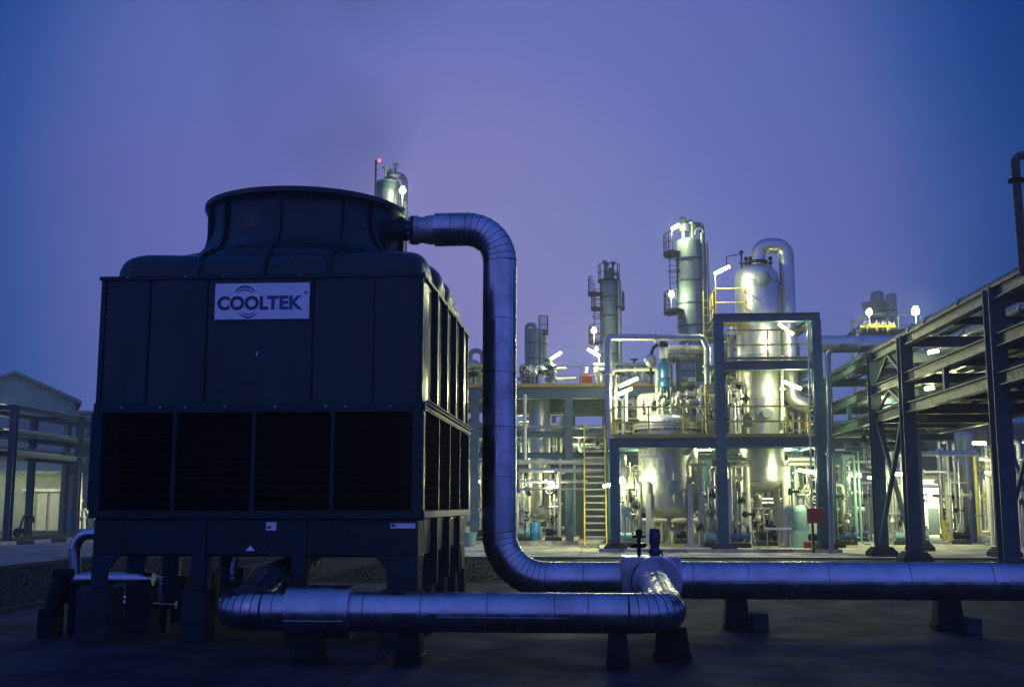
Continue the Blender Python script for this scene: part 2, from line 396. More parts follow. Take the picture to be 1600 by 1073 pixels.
# louvre storey
lf = MB(); e = .05
fx0, fx1, fy0, fy1 = X0 - .03, X1 + .03, Y0 - .03, Y1 + .03
for y in (fy0, fy1):
    lf.box(fx0, fx1, y - .03, y + .03, Z_l1 - .08, Z_l1 + .04); lf.box(fx0, fx1, y - .03, y + .03, Z_l0 - .02, Z_l0 + .07)
for x in (fx0, fx1):
    lf.box(x - .032, x + .032, fy0 + .03, fy1 - .03, Z_l1 - .06, Z_l1 + .038); lf.box(x - .032, x + .032, fy0 + .03, fy1 - .03, Z_l0 - .018, Z_l0 + .068)
for x in (fx0 + .04, fx1 - .04):
    for y in (fy0 + .04, fy1 - .04): lf.box(x - .068, x + .068, y - .068, y + .068, Z_l0 + .07, Z_l1 - .08)
mx_ = [PX(273, Y0, 2.1), PX(397, Y0, 2.1), PX(520, Y0, 2.1)]
for x in mx_:
    for y in (fy0, fy1): lf.box(x - .022, x + .022, y - .026, y + .026, Z_l0 + .07, Z_l1 - .08)
my_ = [Y0 + (Y1 - Y0) * t for t in (.27, .5, .74)]
for y in my_:
    for x in (fx0, fx1): lf.box(x - .026, x + .026, y - .022, y + .022, Z_l0 + .068, Z_l1 - .06)
for px_ in (190, 289, 351, 509, 540, 250, 430, 610):
    q = P(px_, 641, Y0 - .06); lf.lathe([(.015, 0), (.015, .012), (.008, .016)], (q.x, fy0 - .03, Z_l1 - .018), 8, (0, -1, 0), 1)
part('louvre_frame', lf, [M_frp2, M_galv], tw)
# inner dark fill, corner blocks added to stop light shining through, then blades
b = MB(); b.box(X0 + .22, X1 - .22, Y0 + .22, Y1 - .22, Z_l0 - .01, Z_l1 + .06)
for x0_, x1_ in ((X0 + .06, X0 + .23), (X1 - .23, X1 - .06)):
    for y0_, y1_ in ((Y0 + .06, Y0 + .23), (Y1 - .23, Y1 - .06)): b.box(x0_, x1_, y0_, y1_, Z_l0 + .0, Z_l1 + .05)
part('fill_and_light_blocks', b, M_dark, tw)
b = MB()
for i in range(12):
    z = Z_l0 + .1 + i * .099
    b.add([(X0 + .05, Y0 + .03, z + .05), (X1 - .05, Y0 + .03, z + .05), (X1 - .05, Y0 + .20, z - .02), (X0 + .05, Y0 + .20, z - .02),
           (X0 + .05, Y0 + .03, z + .058), (X1 - .05, Y0 + .03, z + .058), (X1 - .05, Y0 + .20, z - .012), (X0 + .05, Y0 + .20, z - .012)],
          [(0, 1, 2, 3), (7, 6, 5, 4), (4, 5, 1, 0), (6, 7, 3, 2)])
    for xs, sg in ((X1, -1), (X0, 1)):
        b.add([(xs + sg * .03, Y0 + .2, z + .05), (xs + sg * .03, Y1 - .05, z + .05), (xs + sg * .20, Y1 - .05, z - .02), (xs + sg * .20, Y0 + .2, z - .02),
               (xs + sg * .03, Y0 + .2, z + .058), (xs + sg * .03, Y1 - .05, z + .058), (xs + sg * .20, Y1 - .05, z - .012), (xs + sg * .20, Y0 + .2, z - .012)],
              [(0, 1, 2, 3), (7, 6, 5, 4), (4, 5, 1, 0), (6, 7, 3, 2)])
part('louvre_blade', b, M_dark, tw)
b = MB()          # pale perforated angle along the side, with bolt heads
x = X1 + .063
b.box(x, x + .012, Y0 - .02, Y1 + .05, Z_l1 - .04, Z_l1 + .045)
b.box(x, x + .05, Y0 - .02, Y1 + .05, Z_l1 + .045, Z_l1 + .053)
b.box(x, x + .012, Y0 - .02, Y1 + .05, Z_l0 - .01, Z_l0 + .055)
for i in range(42):
    y = Y0 + .1 + i * .117
    b.lathe([(.016, 0), (.016, .014), (.008, .018)], (x + .012, y, Z_l1), 6, (1, 0, 0), 1)
part('side_angle', b, [M_galv, M_iron], tw)
# basin
b = MB()
n = 1
bx0, bx1, by0, by1 = X0 + .01, X1 - .01, Y0 + .0, Y1 - .0
zt, zb_ = Z_l0 - .02, 1.0
def skirt(b, x0, x1, y, zlow_mid, out):
    pass
pts = [(bx0, by0), (bx1, by0), (bx1, by1), (bx0, by1)]
b.box(bx0, bx1, by0, by1, zb_, zt)
bs = bevel(part('basin', b, M_frp, tw), .03, 3)
b = MB(); b.box(bx0 - .04, bx1 + .04, by0 - .04, by1 + .04, zt - .005, zt + .03)
bevel(part('basin_flange', b, M_frp2, tw), .006)
for x in (PX(312, Y0, 1.2), PX(468, Y0, 1.2)):
    rib('basin_rib', x - .085, x + .085, by0 - .035, by0 + .02, .62, zt - .01)
for y in (Y0 + 1.25, Y0 + 2.5, Y0 + 3.75):
    rib('basin_rib', bx1 - .02, bx1 + .07, y - .05, y + .05, .62, zt - .01); rib('basin_rib', bx0 - .07, bx0 + .02, y - .05, y + .05, .62, zt - .01)
# corner legs with gussets
for sx, x in ((1, bx0), (-1, bx1)):
    for sy, y in ((1, by0), (-1, by1)):
        b = MB()
        wd = .36 if sx < 0 else .20
        prof = [(0, zb_ + .02), (0, .62), (wd, .62), (wd, zb_ - .16), (wd + .16, zb_ + .02)]
        q = [(x + sx * p, y + sy * d, z) for d in (0, .05) for p, z in prof]
        b.add(q, [(0, 1, 2, 3, 4), (9, 8, 7, 6, 5)] + [(i, 5 + i, 5 + (i + 1) % 5, (i + 1) % 5) for i in range(5)])
        q = [(x + sx * d, y + sy * (p + .051), z) for d in (0, .05) for p, z in prof]
        b.add(q, [(0, 1, 2, 3, 4), (9, 8, 7, 6, 5)] + [(i, 5 + i, 5 + (i + 1) % 5, (i + 1) % 5) for i in range(5)])
        bevel(part('leg', b, M_frp2, tw), .008)
for x in (PX(312, Y0, .8), PX(468, Y0, .8)):
    b = MB(); b.box(x - .085, x + .085, by0 + .022, by0 + .19, .62, zb_)
    part('leg', b, M_frp2, tw)
for y in (Y0 + 1.25, Y0 + 2.5, Y0 + 3.75):
    for x in (bx0 + .1, bx1 - .1):
        b = MB(); b.box(x - .075, x + .075, y - .05, y + .05, .62, zb_); part('leg', b, M_frp2, tw)
# fan deck hood and stack: lofted from the square edge to the round stack
SX, SY, SR = -4.08, 15.72, 1.37
NS = 48
def outline(side, s):
    hx, hy = (X1 - X0) / 2 - .06, (Y1 - Y0) / 2 - .06
    cx, cy = XC, YC; cr_ = .28
    if side == 0: x, y = s * hx, -hy
    elif side == 1: x, y = hx, s * hy
    elif side == 2: x, y = -s * hx, hy
    else: x, y = -hx, -s * hy
    # round the corners
    ax_, ay_ = max(0, abs(x) - (hx - cr_)), max(0, abs(y) - (hy - cr_))
    if ax_ > 0 and ay_ > 0:
        l_ = math.hypot(ax_, ay_); mxx = max(ax_, ay_)
        f_ = cr_ / l_ if l_ > cr_ else 1
        x = math.copysign(hx - cr_ + ax_ * f_, x); y = math.copysign(hy - cr_ + ay_ * f_, y)
    return cx + x, cy + y
def sang(s):
    a = abs(s)
    t = a / .42 * 36 if a < .42 else 36 + (a - .42) / .58 * 9
    return math.copysign(t, s)
def bulge(s):
    a = abs(s)
    u = a / .42 if a < .42 else .5 * (a - .42) / .58
    return math.sin(math.pi * min(1, u)) ** .6 if u > 0 else 0
def profile(ex, ey, ux, uy, bl, kz=.45):
    # list of points from the deck edge up to the lip
    d = math.hypot(ex - (SX + ux * SR), ey - (SY + uy * SR))
    out_ = []
    a = min(.34, d * .36 + .12); hgt = .34; bb = min(.62, (d - a) * .95)
    o_ = .11 * bl; hh_ = max(.32, min(.60, bb * 1.15))
    dx, dy = (SX + ux * SR - ex) / d, (SY + uy * SR - ey) / d      # inward
    for i in range(9):
        t = math.pi / 2 * i / 8
        ins = a * (1 - math.cos(t)); z = Z_top + .012 + hgt * math.sin(t)
        k_ = .2 + .8 * math.sin(t * 1.2) if t < 1.3 else 1
        out_.append((ex + dx * (ins - o_ * math.cos(t) * k_), ey + dy * (ins - o_ * math.cos(t) * k_), z + kz * o_ * math.sin(t)))
    zs = Z_top + .012 + hgt + .10
    for i in range(1, 5):
        t = i / 4; ins = a + (d - bb - a) * t
        out_.append((ex + dx * ins, ey + dy * ins, Z_top + .012 + hgt + .10 * t * t + kz * o_ * (1 - t)))
    for i in range(1, 9):
        t = math.pi / 2 * i / 8
        ins = d - bb + bb * math.sin(t); z = zs + hh_ * (1 - math.cos(t))
        out_.append((ex + dx * ins, ey + dy * ins, z))
    zz = zs + .60
    for dz, rr in ((.06, .0), (.16, .003), (.22, .012), (.265, .03), (.29, .05)):
        out_.append((SX + ux * (SR + rr), SY + uy * (SR + rr), zz + dz))
    return out_
Z_rim = Z_top + .012 + .34 + .10 + .60 + .29
cols = []
for side in range(4):
    for i in range(NS):
        s = -1 + 2 * i / NS
        ex, ey = outline(side, s); a = R(-90 + 90 * side) + R(sang(s))
        cols.append(profile(ex, ey, math.cos(a), math.sin(a), bulge(s) * (.25 + ((1.5 if side == 1 else .85 if side == 3 else 0) * min(1, (1 - abs(s)) / .35))), .45 + .7 * (side == 1) * min(1, (1 - abs(s)) / .35)))
nc, npf = len(cols), len(cols[0])
b = MB(); b.add([p for c in cols for p in c], [(i * npf + j, ((i + 1) % nc) * npf + j, ((i + 1) % nc) * npf + j + 1, i * npf + j + 1) for i in range(nc) for j in range(npf - 1)])
# closed lip and the inner throat
ai = [math.atan2(c[-1][1] - SY, c[-1][0] - SX) for c in cols]
q = []
for c, a in zip(cols, ai):
    ca, sa = math.cos(a), math.sin(a); r_ = SR + .05
    for rr, zz in ((r_, Z_rim), (r_, Z_rim + .065), (r_ - .05, Z_rim + .068), (SR - .045, Z_rim - .12), (SR - .05, Z_top + .6)):
        q.append((SX + ca * rr, SY + sa * rr, zz))
b.add(q, [(i * 5 + j, ((i + 1) % nc) * 5 + j, ((i + 1) % nc) * 5 + j + 1, i * 5 + j + 1) for i in range(nc) for j in range(4)])
hood = part('fan_stack', b, M_frp, tw, smooth=50)
# standing seam ribs on the hood
for side in range(4):
    for s in (-.42, 0, .42):
        ex, ey = outline(side, s); a = R(-90 + 90 * side) + R(sang(s))
        pr = profile(ex, ey, math.cos(a), math.sin(a), 0)[:-1]
        tx, ty = -math.sin(a), math.cos(a)
        rb = MB(); q = []
        for i, p in enumerate(pr):
            p = Vector(p); t_ = (Vector(pr[min(i + 1, len(pr) - 1)]) - Vector(pr[max(i - 1, 0)])).normalized()
            sd_ = Vector((tx, ty, 0)); nrm = sd_.cross(t_).normalized()
            for u_, v_ in ((-.026, -.02), (-.026, .055), (.026, .055), (.026, -.02)): q.append(p + sd_ * u_ + nrm * v_)
        m_ = len(pr)
        rb.add(q, [(i * 4 + j, (i + 1) * 4 + j, (i + 1) * 4 + (j + 1) % 4, i * 4 + (j + 1) % 4) for i in range(m_ - 1) for j in range(4)] + [(3, 2, 1, 0), tuple((m_ - 1) * 4 + j for j in range(4))])
        part('hood_rib', rb, M_frp2, tw)
# fan inside the stack
fan = MB(); fan.lathe([(.16, 0), (.16, .22), (.1, .27)], (SX, SY, Z_top + .62), 16)
for i in range(6):
    a = i * math.pi / 3; u = Vector((math.cos(a), math.sin(a), 0)); v = Vector((-math.sin(a), math.cos(a), .35)).normalized(); c = Vector((SX, SY, Z_top + .74))
    fan.add([c + u * .15 - v * .1, c + u * .15 + v * .1, c + u * 1.25 + v * .16, c + u * 1.25 - v * .16, c + u * .15 - v * .1 + Vector((0, 0, .02)), c + u * .15 + v * .1 + Vector((0, 0, .02)), c + u * 1.25 + v * .16 + Vector((0, 0, .02)), c + u * 1.25 - v * .16 + Vector((0, 0, .02))],
            [(3, 2, 1, 0), (4, 5, 6, 7), (0, 1, 5, 4), (1, 2, 6, 5), (2, 3, 7, 6), (3, 0, 4, 7)])
part('fan', fan, M_galv, tw)
# deck plate closing the top of the casing under the hood
# sign
sp0 = P(335, 500, Y0 - .04); sp1 = P(484.5, 441.5, Y0 - .04)
sy_ = Y0 - .045
sg = MB(); sg.box(sp0.x, sp1.x, sy_ - .008, sy_ + .02, sp0.z, sp1.z)
sign = bevel(part('name_plate', sg, M_white, tw, 'pale rectangular name plate reading COOLTEK'), .006)
def text_mesh(name, body, size, x, y, z, width, m, parent, offset=0.0):
    cu = bpy.data.curves.new(name, 'FONT'); cu.body = body; cu.size = size; cu.extrude = .002; cu.offset = offset; cu.space_character = 1.02
    to = bpy.data.objects.new(name, cu); COL.objects.link(to)
    dg = bpy.context.evaluated_depsgraph_get(); me = bpy.data.meshes.new_from_object(to.evaluated_get(dg))
    bpy.data.objects.remove(to)
    xs = [v.co.x for v in me.vertices]; ys = [v.co.y for v in me.vertices]; x0_, x1_, y0_, y1_ = min(xs), max(xs), min(ys), max(ys)
    kx = width / (x1_ - x0_); kz = size / (y1_ - y0_)
    for v in me.vertices:
        v.co = (x + (v.co.x - x0_) * kx, y - .004 - v.co.z, z + (v.co.y - y0_) * kz)
    me.materials.clear(); me.materials.append(m)
    o = bpy.data.objects.new(name, me); COL.objects.link(o); o.parent = parent
    off = Vector((0, 0, 0)); bb = parent
    while bb: off += bb.location; bb = bb.parent
    o.location = -off
    return o
def pxx(px_): return P(px_, 471, sy_).x
zt0, zt1 = P(400, 484, sy_).z, P(400, 462.5, sy_).z
text_mesh('lettering', 'COOL', zt1 - zt0, pxx(340.5), sy_ - .008, zt0, pxx(419.5) - pxx(340.5), M_navy, sign, .006)
text_mesh('lettering', 'TEK', zt1 - zt0, pxx(417.5), sy_ - .008, zt0, pxx(473) - pxx(417.5), M_navy2, sign, .006)
text_mesh('lettering', '\u00ae', .040, pxx(475.5), sy_ - .008, P(400, 460.5, sy_).z, .04, M_navy2, sign)
ar = MB()
def arc(cx, cz, r0, r1, a0, a1, n=20):
    q = []
    for i in range(n + 1):
        t = i / n; a = R(a0 + (a1 - a0) * t); tp = math.sin(math.pi * t) ** .7
        rm = (r0 + r1) / 2; hw = (r1 - r0) / 2 * (.15 + .85 * tp)
        for r_ in (rm - hw, rm + hw):
            for yy in (sy_ - .012, sy_ - .006): q.append((cx + r_ * math.cos(a) * 1.1, yy, cz + r_ * math.sin(a)))
    ar.add(q, [(4 * i, 4 * i + 2, 4 * i + 6, 4 * i + 4) for i in range(n)] + [(4 * i + 2, 4 * i + 3, 4 * i + 7, 4 * i + 6) for i in range(n)] + [(4 * i + 1, 4 * i, 4 * i + 4, 4 * i + 5) for i in range(n)])
c1 = P(383, 463, sy_); c2 = P(388, 482, sy_); pxm = .00762
arc(c1.x, c1.z, 14.0 * pxm, 17.3 * pxm, 22, 158); arc(c1.x, c1.z - .01, 11.0 * pxm, 12.9 * pxm, 28, 152)
arc(c2.x, c2.z, 13.2 * pxm, 15.8 * pxm, 205, 335); arc(c2.x, c2.z + .01, 10.2 * pxm, 12.0 * pxm, 212, 328)
part('emblem', ar, M_navy2, sign)
for (xa, ya, xb, yb, nm) in ((416, 828, 432, 815, 'small white rating plate'), (610, 825, 649, 817, 'narrow white strip plate')):
    a = P(xa, ya, Y0 - .01); c = P(xb, yb, Y0 - .01)
    pb = MB(); pb.box(a.x, c.x, Y0 - .018, Y0 + .01, a.z, c.z); pb.box(a.x + .01, a.x + .06, Y0 - .02, Y0, a.z + .02, a.z + .05, 1)
    part('plate', pb, [M_white, M_bwall], tw, nm)
a = P(384, 860, Y0 - .01); c = P(398, 852, Y0 - .01)
pb = MB(); pb.add([(a.x, Y0 - .016, a.z), (c.x, Y0 - .016, a.z), (c.x - .02, Y0 - .016, a.z + .025), ((a.x + c.x) / 2, Y0 - .016, c.z), (a.x + .02, Y0 - .016, a.z + .025),
            (a.x, Y0 + .01, a.z), (c.x, Y0 + .01, a.z), (c.x - .02, Y0 + .01, a.z + .025), ((a.x + c.x) / 2, Y0 + .01, c.z), (a.x + .02, Y0 + .01, a.z + .025)],
           [(0, 1, 2, 3, 4), (9, 8, 7, 6, 5)] + [(i, 5 + i, 5 + (i + 1) % 5, (i + 1) % 5) for i in range(5)])
part('plate', pb, M_white, tw, 'small white triangular notice')
# the inlet nozzle of the stack
NZ = P(640, 360, 15.45)
b = MB(); b.tube([(-3.3, 15.45, NZ.z), (P(651, 360, 15.45).x - .07, 15.45, NZ.z)], .152, 24)
fxn = P(651, 360, 15.45).x
b.lathe([(.152, 0), (.205, .0), (.205, .05), (.152, .05)], (fxn - .075, 15.45, NZ.z), 28, (1, 0, 0))
part('inlet_nozzle', b, M_frp2, tw)
# footings
fg = 'concrete footings under the cooling tower'
def footing(x0, x1, y0, y1, h, label):
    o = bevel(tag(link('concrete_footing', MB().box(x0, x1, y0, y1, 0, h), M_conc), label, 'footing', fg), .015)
    return o
xa, xb = P(119, 950, Y0).x, P(171, 950, Y0).x
footing(xa, xb, Y0 - .04, Y0 + .42, .62, 'tall concrete footing under the front left corner leg of the cooling tower')
xa, xb = P(284, 950, Y0).x, P(322, 950, Y0).x
footing(xa, xb, Y0 - .02, Y0 + .36, .62, 'concrete footing left of the big elbow at the cooling tower front')
x = PX(468, Y0, .8); footing(x - .16, x + .16, Y0 - .02, Y0 + .36, .62, 'concrete footing behind the thick sleeve of the front pipe')
footing(bx1 - .42, bx1 + .03, Y0 - .03, Y0 + .36, .62, 'concrete footing under the front right corner leg of the cooling tower')
for i, y in enumerate((Y0 + 1.25, Y0 + 2.5, Y0 + 3.75)):
    footing(bx1 - .30, bx1 + .02, y - .16, y + .16, .62, ('dark concrete footing nearest the front on the lit side of the cooling tower', 'middle concrete footing on the lit right side of the cooling tower', 'rear footing on the lit right side of the cooling tower, just before its back corner')[i])
    footing(bx0 - .02, bx0 + .30, y - .16, y + .16, .62, ('dark footing just behind the front left corner footing of the tower', 'dark footing midway along the far left side of the tower', 'dark footing near the rear of the far left side of the tower')[i])
footing(bx1 - .42, bx1 + .03, Y1 - .36, Y1 + .03, .62, 'concrete footing under the rear right corner of the cooling tower')
footing(bx0 - .03, bx0 + .42, Y1 - .36, Y1 + .03, .62, 'concrete footing under the rear left corner of the cooling tower')

# ================================================================== RISER PIPE (hot line) AND REAR RUN
YR = 15.45; rR = .235
xv = P(780.5, 600, YR).x; zh = NZ.z; zb = P(900, 905, YR).z
rp = thing('insulated_pipe', 'tall silver insulated pipe rising from the ground run and bending over to the tower stack', 'pipe', (xv, YR, 0))
b = MB(); x0 = fxn
b.lathe([(.15, -.02), (.205, -.02), (.205, .03), (.15, .03)], (x0, YR, zh), 28, (1, 0, 0))
for i in range(12):
    a = i * math.pi / 6; b.tube([(x0 - .11, YR + .178 * math.cos(a), zh + .178 * math.sin(a)), (x0 + .06, YR + .178 * math.cos(a), zh + .178 * math.sin(a))], .014, 6)
part('flange', b, M_galv, rp)
xs1 = P(680, 360, YR).x
b = MB(); b.tube([(x0, YR, zh), (xs1 + .02, YR, zh)], .185, 28); b.tube([(x0 + .13, YR, zh), (x0 + .16, YR, zh)], .20, 28); b.tube([(xs1 - .09, YR, zh), (xs1, YR, zh)], .207, 28)
part('bare_pipe', b, M_pipe, rp)
RT_, RB_ = .47, .62
xe = xv - RT_
b = MB(); straight(b, (xs1, YR, zh), (xe, YR, zh), rR, 36, (.55,)); part('pipe', b, [M_clad, M_seam], rp)
b = MB(); gore(b, [Vector((xe, YR, zh - RT_)) + Vector((math.sin(t), 0, math.cos(t))) * RT_ for t in [math.pi / 2 * i / 9 for i in range(10)]], rR, 36); part('elbow', b, [M_clad, M_seam], rp)
b = MB(); straight(b, (xv, YR, zh - RT_), (xv, YR, zb + RB_), rR, 36, (.22, .42, .62, .8))
b.bar((xv + rR * .80, YR - rR * .62, zh - RT_), (xv + rR * .80, YR - rR * .62, zb + RB_), .012, .012)
part('pipe', b, [M_clad, M_seam], rp)
cb = Vector((xv + RB_, YR, zb + RB_))
b = MB(); gore(b, [cb + Vector((-math.cos(t), 0, -math.sin(t))) * RB_ for t in [math.pi / 2 * i / 11 for i in range(12)]], rR, 36); part('elbow', b, [M_clad, M_seam], rp)
xbx0, xbx1 = P(970, 905, YR).x, P(1062, 905, YR).x
b = MB(); straight(b, (xv + RB_, YR, zb), (xbx0 + .02, YR, zb), rR, 36, (.5,)); part('pipe', b, [M_clad, M_seam], rp)
b = MB(); straight(b, (xbx1 - .02, YR, zb), (16, YR, zb), rR + .012, 36, (.012, .06, .13, .2, .27, .34, .41, .48, .55, .62, .7, .8))
for zz, yy in ((.20, .13), (-.02, .245)):
    b.bar((xbx1 + .3, YR - yy, zb + zz), (9, YR - yy, zb + zz), .010, .010)
part('pipe', b, [M_clad, M_seam], rp, 'silver insulated pipe running out to the right')
b = MB(); b.box(xbx0, xbx1, YR - .30, YR + .30, zb - .28, zb + .315)
bevel(part('insulation_box', b, M_clad, rp, 'boxed insulation round the valve'), .01)

# ================================================================== FRONT PIPE
YF = 11.75; rF = .20; zF = P(800, 956.5, YF).z
fp = thing('insulated_pipe', 'low silver insulated pipe crossing in front of the tower with an elbow at each end', 'pipe', (0, YF, 0))
xl, xr = P(352, 950, YF).x, P(1046, 950, YF).x; RE = .42
b = MB(); straight(b, (xl + RE, YF, zF), (P(452, 950, YF).x, YF, zF), rF, 36, (.45,)); part('pipe', b, [M_clad, M_seam], fp)
s0, s1 = P(451, 950, YF).x, P(550, 950, YF).x
b = MB(); b.tube([(s0, YF, zF), (s1, YF, zF)], rF + .065, 36)
b.tube([(s1 - .035, YF, zF), (s1 + .004, YF, zF)], rF + .07, 36); b.bar((s0 + .01, YF - .255, zF - .075), (s1 - .04, YF - .255, zF - .075), .01, .012)
bevel(part('sleeve', b, M_clad, fp, 'thicker silver sleeve round the pipe'), .008)
b = MB(); straight(b, (s1, YF, zF), (xr - RE, YF, zF), rF, 36, (.05, .26, .5, .74, .86)); 
b.bar((s1 + .9, YF - .198, zF - .03), (xr - RE - .6, YF - .198, zF - .035), .010, .010)
part('pipe', b, [M_clad, M_seam], fp)
zE = P(1020, 910, 14.8).z
cr0 = Vector((xr - RE, YF + RE, zF))
b = MB(); gore(b, [cr0 + Vector((math.sin(t), -math.cos(t), 0)) * RE for t in [math.pi / 2 * i / 9 for i in range(10)]], rF, 36); part('elbow', b, [M_clad, M_seam], fp)
b = MB(); straight(b, (xr, YF + RE, zF), (xr, 14.86, zE), rF, 36, (.25, .62)); part('pipe', b, [M_clad, M_seam], fp)
cl0 = Vector((xl + RE, YF + RE, zF))
b = MB(); gore(b, [cl0 + Vector((-math.sin(t), -math.cos(t), 0)) * RE for t in [math.pi / 2 * i / 9 for i in range(10)]], rF, 36); part('elbow', b, [M_clad, M_seam], fp)
b = MB(); gore(b, [(xl, YF + RE, zF), (xl, YF + .8, zF + .02), (xl + .02, YF + 1.1, zF + .10), (xl + .04, YF + 1.4, zF + .20), (xl + .05, 14.2, zF + .26), (xl + .05, 14.6, zF + .30), (xl + .05, 14.9, zF + .36), (xl + .05, 15.0, 1.05)], rF, 32); part('pipe', b, [M_clad, M_seam], fp)

# ------------------------------------------------------------------ valve between the two pipes
vv = thing('butterfly_valve', 'round silver valve flange with a dark actuator standing on top', 'valve', (xr, 15, zE))
dr = .335; cz = P(1024, 909, 14.95).z; cx_ = P(1026, 909, 14.95).x
b = MB(); b.lathe([(.19, -.03), (dr - .02, -.03), (dr, -.012), (dr, .14), (dr - .01, .155)], (cx_, 14.86, cz), 48, (0, 1, 0))
b.lathe([(.205, 0), (.225, .0), (.225, .03), (.205, .03)], (cx_, 14.80, cz), 36, (0, 1, 0))
part('flange_cover', b, M_clad, vv)
b = MB()
xa_ = P(1023, 850, 15.0).x
def zz_(py): return P(1023, py, 15.0).z
b.tube([(xa_ - .045, 15.0, zz_(878)), (xa_ - .045, 15.0, zz_(862))], .018, 8); b.tube([(xa_ + .045, 15.0, zz_(878)), (xa_ + .045, 15.0, zz_(862))], .018, 8)
b.lathe([(.03, zz_(880)), (.03, zz_(868)), (.07, zz_(867)), (.085, zz_(862)), (.06, zz_(856)), (.06, zz_(850)), (.072, zz_(848)), (.072, zz_(835)), (.066, zz_(833)), (.066, zz_(827)), (.05, zz_(825))], (xa_, 15.0, 0), 20)
b.tube([(xa_ + .07, 15, zz_(858)), (xa_ + .1, 15, zz_(866)), (xa_ + .085, 14.97, zz_(876))], .012, 6)
part('actuator', b, M_dmotor, vv)
b = MB(); xh = P(998.5, 850, 15.3).x
def zq(py): return P(998, py, 15.3).z
b.tube([(xh, 15.3, zq(875)), (xh, 15.3, zq(826))], .028, 10); b.cbox((xh, 15.3, zq(833)), .085, .07, .09)
b.lathe([(.05, -.02), (.09, -.012), (.09, .012), (.05, .02)], (xh, 15.3, zq(838)), 16)
b.lathe([(.06, -.02), (.10, -.02), (.10, .02), (.06, .02)], (xh, 15.3, zq(851)), 16); b.cbox((xh - .02, 15.3, zq(853)), .20, .06, .04)
part('handle_stem', b, M_iron, vv)

# ------------------------------------------------------------------ pipe supports
sgp = 'low supports under the insulated pipes'
def support(label, x, Y, w_, ztop, block=True, m=M_iron):
    w_ *= .78
    t = thing('pipe_support', label, 'pipe support', (x, Y, 0), sgp)
    b = MB(); b.box(x - w_ / 2, x + w_ / 2, Y - .16, Y + .16, 0, .09); bevel(part('concrete_pad', b, M_iron, t), .01)
    b = MB(); q = [(x - w_ * .46, Y - .14, .09), (x + w_ * .46, Y - .14, .09), (x + w_ * .46, Y + .14, .09), (x - w_ * .46, Y + .14, .09), (x - w_ * .38, Y - .11, ztop + .02), (x + w_ * .38, Y - .11, ztop + .02), (x + w_ * .38, Y + .11, ztop + .02), (x - w_ * .38, Y + .11, ztop + .02)]
    b.add(q, [(3, 2, 1, 0), (4, 5, 6, 7), (0, 1, 5, 4), (1, 2, 6, 5), (2, 3, 7, 6), (3, 0, 4, 7)])
    part('saddle', b, m, t)
    return t
support('small dark support under the sleeve of the front pipe', P(486, 1000, YF).x, YF, .38, zF - rF - .06)
support('dark support under the right half of the front pipe, before its elbow', P(965, 1000, YF).x, YF, .30, zF - rF)
support('low block under the front pipe below the corner of the tower', P(641, 1000, YF + .1).x, YF + .1, .36, zF - rF)
support('wide dark support below the right elbow of the front pipe', P(1050, 1000, YF + .5).x, YF + .55, .50, zF - rF)
support('dark support under the rear pipe just right of the valve', P(1150, 950, YR).x, YR, .44, zb - rR)
support('far right support under the rear pipe run', P(1480, 950, YR).x, YR, .48, zb - rR)
tag(bevel(link('concrete_block', MB().box(P(1168, 950, YR).x, P(1192, 950, YR).x, YR - .5, YR - .15, 0, .24), M_conc), .02), 'loose concrete block beside the support right of the valve', 'block')
tag(bevel(link('concrete_block', MB().box(P(1488, 950, YR).x, P(1512, 950, YR).x, YR - .55, YR - .2, 0, .2), M_conc), .02), 'loose concrete block beside the far right pipe support', 'block')

# ------------------------------------------------------------------ small pipes at the left foot of the tower
YL = 14.6
t = thing('small_pipe', 'thin silver pipe bending up and into the left side of the tower', 'pipe', (-6.5, YL, 0))
a0 = P(160, 903, YL); a1 = P(117, 903, YL); a2 = P(117, 833, YL); a3 = P(175, 833, YL)
b = MB(); b.tube(fillet([a1 + Vector((0, 0, 0)), a2, a3], .2, 8), .075, 16); part('riser', b, M_clad, t)
b = MB(); b.tube([P(107, 904, YL), P(240, 904, YL)], .085, 16); b.lathe([(.05, -.02), (.12, -.02), (.12, .02), (.05, .02)], P(110, 904, YL), 16, (1, 0, 0)); part('header', b, M_clad, t)
b = MB(); b.box(a1.x - .05, a1.x + .05, YL - .05, YL + .05, 0, a1.z - .09); part('stand', b, M_iron, t)
t = thing('pump', 'dark pump standing on the ground left of the tower', 'pump', (-6.7, 13.9, 0))
q0 = P(75, 990, 13.9); q1 = P(95, 897, 13.9)
b = MB(); b.box(q0.x - .10, q0.x + .1, 13.8, 14.1, 0, .34); bevel(part('base', b, M_iron, t), .01)
b = MB(); b.tube([(q0.x, 13.95, .30), (q0.x + .08, 13.95, .50), (q1.x, 13.95, q1.z - .02)], [.10, .13, .10], 14); b.tube([(q1.x - .1, 13.95, q1.z), (q1.x + .12, 13.95, q1.z)], .07, 14)
part('casing', b, M_iron, t)
b = MB(); b.bar((q0.x + .1, 13.95, .42), (-6.15, 13.95, .50), .04, .05); b.bar((P(109, 960, 13.9).x, 13.95, 0), (P(109, 960, 13.9).x, 13.95, .44), .05, .05); part('outlet', b, M_iron, t)
t = thing('small_pipe', 'thin dull pipe lying low beneath the cooling tower', 'pipe', (-5.4, 14.4, .2))
b = MB(); b.tube([P(172, 941, 14.6), P(275, 944, 14.6)], .05, 12); part('pipe', b, M_clad, t)
b = MB(); b.tube([P(172, 941, 14.6), P(172, 941, 14.6) + Vector((0, 1.4, 0))], .05, 12); part('branch', b, M_clad, t)
for k_ in (.15, .85):
    q = P(172, 941, 14.6).lerp(P(275, 944, 14.6), k_); b = MB(); b.box(q.x - .04, q.x + .04, q.y - .06, q.y + .06, 0, q.z - .045); part('foot', b, M_iron, t)
